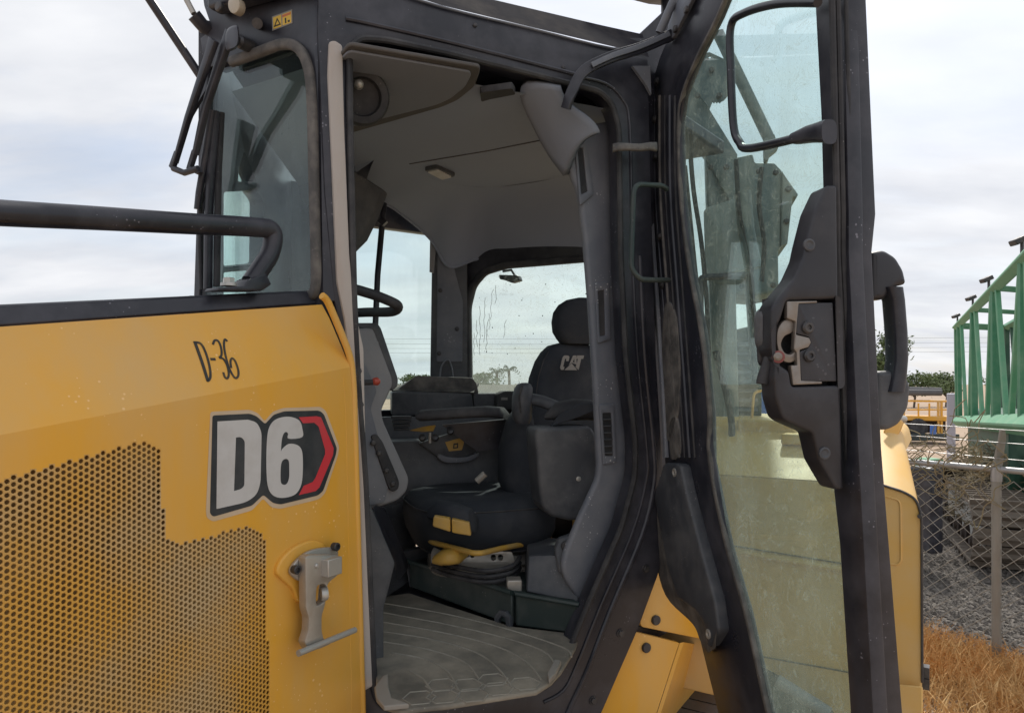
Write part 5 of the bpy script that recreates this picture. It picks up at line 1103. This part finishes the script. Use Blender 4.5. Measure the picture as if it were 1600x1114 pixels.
def shoe(c, tdir, up_):
    global shm
    if shm is None:
        b0 = [( -.085, 0, 0), (.085, 0, 0), (.085, .62, 0), (-.085, .62, 0), (-.085, 0, .03), (.085, 0, .03), (.085, .62, .03), (-.085, .62, .03), (-.02, 0, .03), (.02, 0, .03), (.02, .62, .03), (-.02, .62, .03), (-.012, 0, .085), (.012, 0, .085), (.012, .62, .085), (-.012, .62, .085)]
        fa = [(0, 3, 2, 1), (4, 5, 6, 7), (0, 1, 5, 4), (1, 2, 6, 5), (2, 3, 7, 6), (3, 0, 4, 7), (8, 9, 13, 12), (9, 10, 14, 13), (10, 11, 15, 14), (11, 8, 12, 15), (12, 13, 14, 15)]
        shm = bpy.data.meshes.new('track_shoe'); shm.from_pydata(b0, [], fa); shm.materials.append(M['shoe'])
    o = bpy.data.objects.new('track_shoe', shm); COL.objects.link(o)
    X = Vector(tdir).normalized(); Zu = Vector(up_).normalized(); Yv = Zu.cross(X)
    if Yv.dot(tsd) < 0: X = -X; Yv = Zu.cross(X)
    m_ = Matrix((X, Yv, Zu)).transposed().to_4x4(); m_.translation = c
    o.parent = cr_; o.matrix_parent_inverse = PINV[cr_.name]; o.matrix_world = m_
    o.matrix_basis = m_
    return o
for k in range(16):
    s = .05+k*.19
    shoe(n0+td*s+Z3*.10-tsd*.02, td, (0, 0, -1)); shoe(n0+td*s+Z3*.70-tsd*.02, td, (0, 0, 1))
for a in (-70, -35, 0, 35, 70):
    v = -td*math.cos(R_(a))+Z3*math.sin(R_(a)); shoe(n0+td*.0+Z3*.40+v*.30-tsd*.02, td*math.sin(R_(a))+Z3*math.cos(R_(a)), v)
for k in range(5): disc('track_roller', n0+td*(.3+k*.55)+tsd*.1+Z3*.22, -tsd, [(.05, -.1), (.12, -.1), (.12, .02), (.07, .03), (.05, .06)], M['rust'], cr_, 16)
# second track, carbody and junk to the right
q = n0+tsd*1.3-td*.4
crb = thing('carbody', tuple(n0+tsd*1.9), 'dark rusty machine carbody behind the fence post', 'machine part')
box('hull', n0+tsd*2.3+td*1.0+Z3*.55, td, tsd, Z3, (2.8, 2.9, .85), M['rust'], crb, .05)
box('deck', n0+tsd*2.2+td*.9+Z3*1.0, td, tsd, Z3, (2.4, 2.8, .08), M['rust'], crb, .02)
for k in range(6): box('hull_rib', n0+tsd*(1.1+k*.45)-td*.42+Z3*.48, td, tsd, Z3, (.06, .07, .6), M['rust'], crb, .01)
tube('hull_pipe', [n0+tsd*.9-td*.46+Z3*.72, n0+tsd*3.4-td*.46+Z3*.70], .05, M['rust'], crb)

# ------------------------------------------------------------------ green lattice boom sections
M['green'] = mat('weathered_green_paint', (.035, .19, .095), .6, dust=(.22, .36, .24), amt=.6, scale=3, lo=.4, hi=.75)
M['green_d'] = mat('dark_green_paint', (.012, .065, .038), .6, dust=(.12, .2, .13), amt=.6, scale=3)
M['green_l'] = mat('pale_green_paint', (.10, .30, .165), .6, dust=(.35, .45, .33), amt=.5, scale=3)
def yt(Y, v): return H+(CV-v)*Y/F
def bar(name, a, b_, wd, m, par): return sweep(name, [a, b_], rr(wd, wd, wd*.1, 1), Vector((.3, 1, .15)), m, par, sm=False)
gA, gB = P(1495, 510, 14.0), P(1612, 393, 6.1)
boom = thing('lattice_boom_frame', (gB.x, gB.y, 0), 'tall green steel lattice boom frame with floodlights beyond the fence', 'steel frame')
def top(t): return gA.lerp(gB, t)
lowA, lowB = P(1497, 658, 14.0), P(1612, 664, 6.1)
def low(t): return lowA.lerp(lowB, t)
def tpx(u):   # parameter on the boom line for a picture column
    x = (u-CU)/F; return (gA.x-x*gA.y)/((gA.x-x*gA.y)-(gB.x-x*gB.y))
bar('top_chord', top(-.02), top(1.3), .11, M['green_l'], boom)
bar('bottom_chord', low(-.02), low(1.3), .16, M['green_l'], boom)
sideo = Vector((1.3, .55, 0))
bar('top_chord', top(-.02)+sideo, top(1.3)+sideo, .11, M['green'], boom); bar('bottom_chord', low(-.02)+sideo, low(1.3)+sideo, .14, M['green'], boom)
vert = [1494, 1498, 1521, 1555, 1600]
for u in vert:
    t = tpx(u); bar('upright', top(t), low(t), .085 if u > 1500 else .07, M['green'], boom); bar('upright', top(t)+sideo, low(t)+sideo, .08, M['green_d'], boom)
    bar('cross_tie', top(t), top(t)+sideo, .07, M['green'], boom)
for ua, ub in [(1502, 1508), (1519, 1513), (1524, 1534), (1550, 1541), (1558, 1573), (1596, 1579), (1604, 1612)]:
    ta, tb = tpx(ua), tpx(ub); bar('lacing', top(ta), low(tb), .05, M['green_l'], boom); bar('lacing', top(ta)+sideo, low(tb)+sideo, .05, M['green_d'], boom)
# base trailer under the boom
box('base_box', P(1545, 700, 10.5)+Vector((.7, .4, 0)), (gB-gA), Vector((1, .45, 0)), Z3, (5.5, 1.6, 1.0), M['green_d'], boom, .03)
for u, v, k in [(1496, 505, 0), (1520, 480, 1), (1545, 443, 2), (1597, 397, 3)]:
    t = tpx(u); p = top(t)+Z3*.06
    fl = tube('floodlight_stem', [p-Z3*.05, p+Z3*.13], .016, M['bolt'], boom, n=8)
    box('floodlight', p+Z3*.13+Vector((-.03, 0, 0)), (1, -.2, .5), (0, 1, 0), (-.5, 0, 1), (.12, .10, .055), M['bolt'], boom, .01)
# pale cabinet next to the boom
M['lilac'] = mat('pale_grey_container_paint', (.36, .36, .42), .6, dust=(.3, .28, .27), amt=.4, scale=2)
cb = box('container', P(1486, 672, 17.0), (1, -.6, 0), (.6, 1, 0), Z3, (.17, .9, 1.75), M['lilac'], None, .02); tag(cb, 'narrow pale grey cabinet beside the green boom frame', 'cabinet')

# ------------------------------------------------------------------ yellow railed machine, rolls and barrels far right
YB = 24.0
def b3(u, v, Y=YB): return P(u, v, Y)
lift = thing('railed_platform', tuple(P(1445, 680, YB)), 'yellow railed work platform loaded with dark rolls in the distance', 'platform')
bar('deck_beam', b3(1395, 652), b3(1484, 654), .16, M['yellow'], lift)
bar('top_rail', b3(1408, 626), b3(1484, 627), .06, M['yellow'], lift); bar('mid_rail', b3(1418, 640), b3(1484, 640), .05, M['yellow'], lift)
for u in (1412, 1466, 1471): bar('rail_post', b3(u, 626), b3(u, 678), .07, M['yellow'], lift)
for u in (1435, 1452): bar('rail_post', b3(u, 630), b3(u, 652), .05, M['yellow'], lift)
box('under_body', b3(1440, 664)+Vector((0, .6, 0)), (1, 0, 0), (0, 1, 0), Z3, (1.9, .8, .55), M['rust'], lift, .03)
box('lower_frame', b3(1438, 682)+Vector((0, -.2, 0)), (1, 0, 0), (0, 1, 0), Z3, (2.1, .5, .22), M['base'], lift, .02)
M['roll'] = mat('grey_tarpaulin_roll', (.10, .10, .105), .8, dust=(.2, .2, .2), amt=.4, scale=3)
for k, (u0, u1, v, r_, lb_) in enumerate([(1410, 1470, 613, .11, 'long grey tarpaulin roll lowest on the railed platform'), (1420, 1449, 609, .10, 'short grey tarpaulin roll on the left of the platform top'), (1450, 1470, 609, .09, 'short grey tarpaulin roll on the right of the platform top')]):
    tag(tube('tarpaulin_roll', [b3(u0, v, YB+.3*k), b3(u1, v+.5, YB+.3*k)], r_, M['roll'], None, n=14), lb_, 'roll', 'rolls on the platform')
wheel = disc('wheel', b3(1432, 668)+Vector((0, -.1, 0)), (0, -1, 0), [(.12, -.1), (.30, -.1), (.32, 0), (.30, .06), (.18, .08), (.1, .06)], M['black_matte'], lift, 20)
M['blue'] = mat('blue_plastic_drum', (.04, .13, .42), .5, dust=(.3, .3, .3), amt=.3)
def drum(c, r_, h_, lb_):
    d_ = disc('drum', c, Z3, [(r_*.96, 0), (r_, .02*h_), (r_, .3*h_), (r_*1.04, .32*h_), (r_, .34*h_), (r_, .64*h_), (r_*1.04, .66*h_), (r_, .68*h_), (r_, .97*h_), (r_*.95, h_), (r_*.2, h_)], M['blue'], None, 20)
    return tag(d_, lb_, 'drum', 'blue drums')
c = P(1458, 678, 22.0); c.z -= .0; drum((c.x, c.y, c.z), .085, .26, 'small blue drum under the yellow railed platform')
c = P(1196, 664, 6.5); dr = drum((c.x, c.y, c.z), .105, .34, 'large blue drum seen through the open door glass')
prism_ = box('drum_stand', (c.x, c.y, c.z-.8), (1, 0, 0), (0, 1, 0), Z3, (.5, .4, 1.56), M['rust'], None, .02); tag(prism_, 'dark stand carrying the blue drum behind the fuel tank', 'stand')

# ------------------------------------------------------------------ vegetation
def leafmat(name, c, c2):
    return mat(name, c, .8, dust=c2, amt=.9, scale=1.5, lo=.35, hi=.65, spec=.2)
M['leaf'] = leafmat('grey_green_leaves', (.055, .085, .030), (.13, .16, .06)); M['palm'] = leafmat('palm_leaves', (.05, .075, .035), (.12, .14, .07)); M['bark'] = mat('tree_bark', (.10, .075, .055), .9, amt=.4)
M['vine'] = mat('dry_vine', (.24, .19, .11), .9, dust=(.12, .13, .06), amt=.6, scale=6)
def tree(loc, h, w_, seed, label, nleaf=1600, ls=.10, name='tree'):
    random.seed(seed); t = thing(name, loc, label, 'tree', 'trees along the yard edge'); L = Vector(loc)
    tube('trunk', [L, L+Vector((.1, 0, h*.3)), L+Vector((0, .1, h*.55))], h*.03, M['bark'], t, n=8)
    for k in range(5):
        a = k*1.26+random.random(); tube('limb', [L+Z3*h*.3, L+Vector((math.cos(a)*w_*.3, math.sin(a)*w_*.3, h*.6))], h*.012, M['bark'], t, n=6)
    clumps = [L+Vector((random.gauss(0, w_*.3), random.gauss(0, w_*.3), h*random.uniform(.42, .92))) for _ in range(26)]
    v_, f_ = [], []
    for _ in range(nleaf):
        c_ = random.choice(clumps); p = c_+Vector((random.gauss(0, w_*.10), random.gauss(0, w_*.10), random.gauss(0, h*.06)))
        a = Vector((random.gauss(0, 1), random.gauss(0, 1), random.gauss(0, 1))).normalized()*ls; b_ = a.orthogonal().normalized()*ls*.6; i0 = len(v_)
        v_ += [p-a, p+b_, p+a, p-b_]; f_.append((i0, i0+1, i0+2, i0+3))
    raw('crown', v_, f_, M['leaf'], t, False, recalc=False)
for k, (u, Y, h, w_, lb_) in enumerate([(1428, 60, 3.0, 3.6, 'bushy tree above the left end of the railed platform'), (1478, 62, 3.0, 3.2, 'bushy tree between the railed platform and the green frame'), (1384, 45, 6.0, 2.0, 'slender tree seen through the outer door handle')]):
    p = plan(u, Y); tree((p.x, p.y, 0 if k < 2 else -.5), h, w_, 11+k, lb_, 1800, .14)
for k, (u, Y, lb_) in enumerate([(655, 120, 'small bush on the skyline left of the rear post'), (748, 110, 'round bush on the skyline at the left of the rear window')]):
    p = plan(u, Y); tree((p.x, p.y, 0), 3.7, 5.0, 31+k, lb_, 1400, .22)
def palm(u, Y, h, seed, label):
    random.seed(seed); p = plan(u, Y); L = Vector((p.x, p.y, 0)); t = thing('palm_tree', tuple(L), label, 'palm tree', 'palms on the skyline')
    tube('trunk', [L, L+Vector((.1, 0, h*.5)), L+Z3*h], .22, M['bark'], t, n=8)
    v_, f_ = [], []
    for k in range(26):
        a = random.uniform(0, 6.28); el = random.uniform(-.3, 1.1); ln = random.uniform(1.5, 2.2); prev = None
        for s in range(6):
            q = s/5; pt = L+Z3*h+Vector((math.cos(a)*math.cos(el)*ln*q, math.sin(a)*math.cos(el)*ln*q, math.sin(el)*ln*q-1.1*q*q)); sd_ = Vector((-math.sin(a), math.cos(a), 0))*.20*(1-q*.7)
            for sg in (-1, 1):
                i0 = len(v_); v_ += [pt, pt+sd_*sg*1.8+Vector((0, 0, -.25)), pt+Vector((math.cos(a), math.sin(a), 0))*.18]; f_.append((i0, i0+1, i0+2))
            if prev is not None:
                i0 = len(v_); v_ += [prev-sd_*.12, prev+sd_*.12, pt+sd_*.1, pt-sd_*.1]; f_.append((i0, i0+1, i0+2, i0+3))
            prev = pt
    raw('crown', v_, f_, M['palm'], t, False, recalc=False)
palm(776, 115, 4.0, 1, 'left one of the two palms in the rear window'); palm(795, 115, 4.3, 2, 'right one of the two palms in the rear window')
# low pale wall beyond the rear window
M['wall'] = mat('pale_block_wall', (.46, .45, .42), .85, dust=(.36, .33, .28), amt=.4, scale=.4)
wl_ = thing('boundary_wall', (-6, 95, 0), 'long pale boundary wall on the horizon behind the cab', 'wall')
for k in range(16):
    x = -22+k*3.0
    box('wall_panel', (x, 95, .95), (1, 0, 0), (0, 1, 0), Z3, (2.9, .2, 1.9), M['wall'], wl_); box('wall_pier', (x+1.5, 95, 1.0), (1, 0, 0), (0, 1, 0), Z3, (.3, .35, 2.05), M['wall'], wl_)
# utility wires
M['wire'] = mat('dark_utility_wire', (.05, .05, .05), .6, amt=.1)
for k, (v, lb_) in enumerate([(530, 'topmost utility wire across the sky'), (538, 'upper middle utility wire across the sky'), (545, 'lower middle utility wire across the sky'), (552, 'lowest utility wire across the sky')]):
    pts = [P(u, v+(abs(u-900)/700)**2*-3, 80) for u in range(-400, 2400, 200)]
    tag(tube('utility_wire', pts, .011, M['wire'], None, n=5), lb_, 'wire', 'utility wires')
for k, u in enumerate((-330, 2330)):
    p = plan(u, 80); tag(tube('utility_pole', [(p.x, p.y, 0), (p.x, p.y, 7.6)], .16, M['bark'], None, n=10), ('wooden utility pole far to the left holding the wires', 'wooden utility pole far to the right holding the wires')[k], 'pole', 'utility poles')
# dry vines tangled on the fence
random.seed(21); vv_ = []
vine = thing('dry_vine', tuple(F0), 'tangle of dry vines caught on the wires beside the fence post', 'vine')
for k in range(26):
    c_ = F0+fd3*random.uniform(.05, .55)+Z3*(RAILZ+random.uniform(-.15, .15)); pts = [c_]
    for s in range(9): pts.append(pts[-1]+fd3*random.uniform(-.12, .12)+Z3*random.uniform(-.10, .10)+nrm*random.uniform(-.04, .04))
    tube('stem', cr([tuple(p) for p in pts], False, 3), random.uniform(.002, .0045), M['vine'], vine, n=4)
# brush pile of dead branches in front of the boom base
bv_, bf_ = [], []
random.seed(77)
for _ in range(2600):
    u = random.uniform(1488, 1640); Y = random.uniform(8.2, 9.6); zt = .35+.85*random.random()**1.2; c_ = Vector(((u-CU)/F*Y, Y, zt)); dr_ = Vector((random.gauss(0, 1), random.gauss(0, 1), random.gauss(.3, .8))).normalized()*random.uniform(.08, .28); w_ = dr_.orthogonal().normalized()*random.uniform(.003, .009)
    i0 = len(bv_); bv_ += [c_-w_, c_+w_, c_+dr_+w_*.3, c_+dr_-w_*.3]; bf_.append((i0, i0+1, i0+2, i0+3))
M['brush'] = mat('dead_branches', (.10, .075, .045), .9, dust=(.20, .16, .09), amt=.9, scale=5, lo=.35, hi=.65)
tag(raw('brush_pile', bv_, bf_, M['brush'], None, False, recalc=False), 'heap of dead branches below the green boom frame', 'brush', None, 'stuff')
# junk heap between the fence and the frame
random.seed(4)
jk = [(1474, 742, 9.5, (.5, .3, .25), 'rust', 'rusty scrap block beyond the fence next to the tank'), (1452, 742, 10.5, (.25, .3, .5), 'green_l', 'pale green scrap panel leaning beyond the tank'), (1447, 795, 7.6, (.16, .3, .9), 'black', 'dark upright scrap beside the tank edge')]
for u, v, Y, s, m, lb_ in jk:
    p = P(u, v, Y); o = box('scrap_piece', (p.x, p.y, max(p.z, s[2]/2)), (1, .3, 0), (-.3, 1, 0), Z3, s, M[m], None, .03); tag(o, lb_, 'scrap', 'scrap beyond the fence')
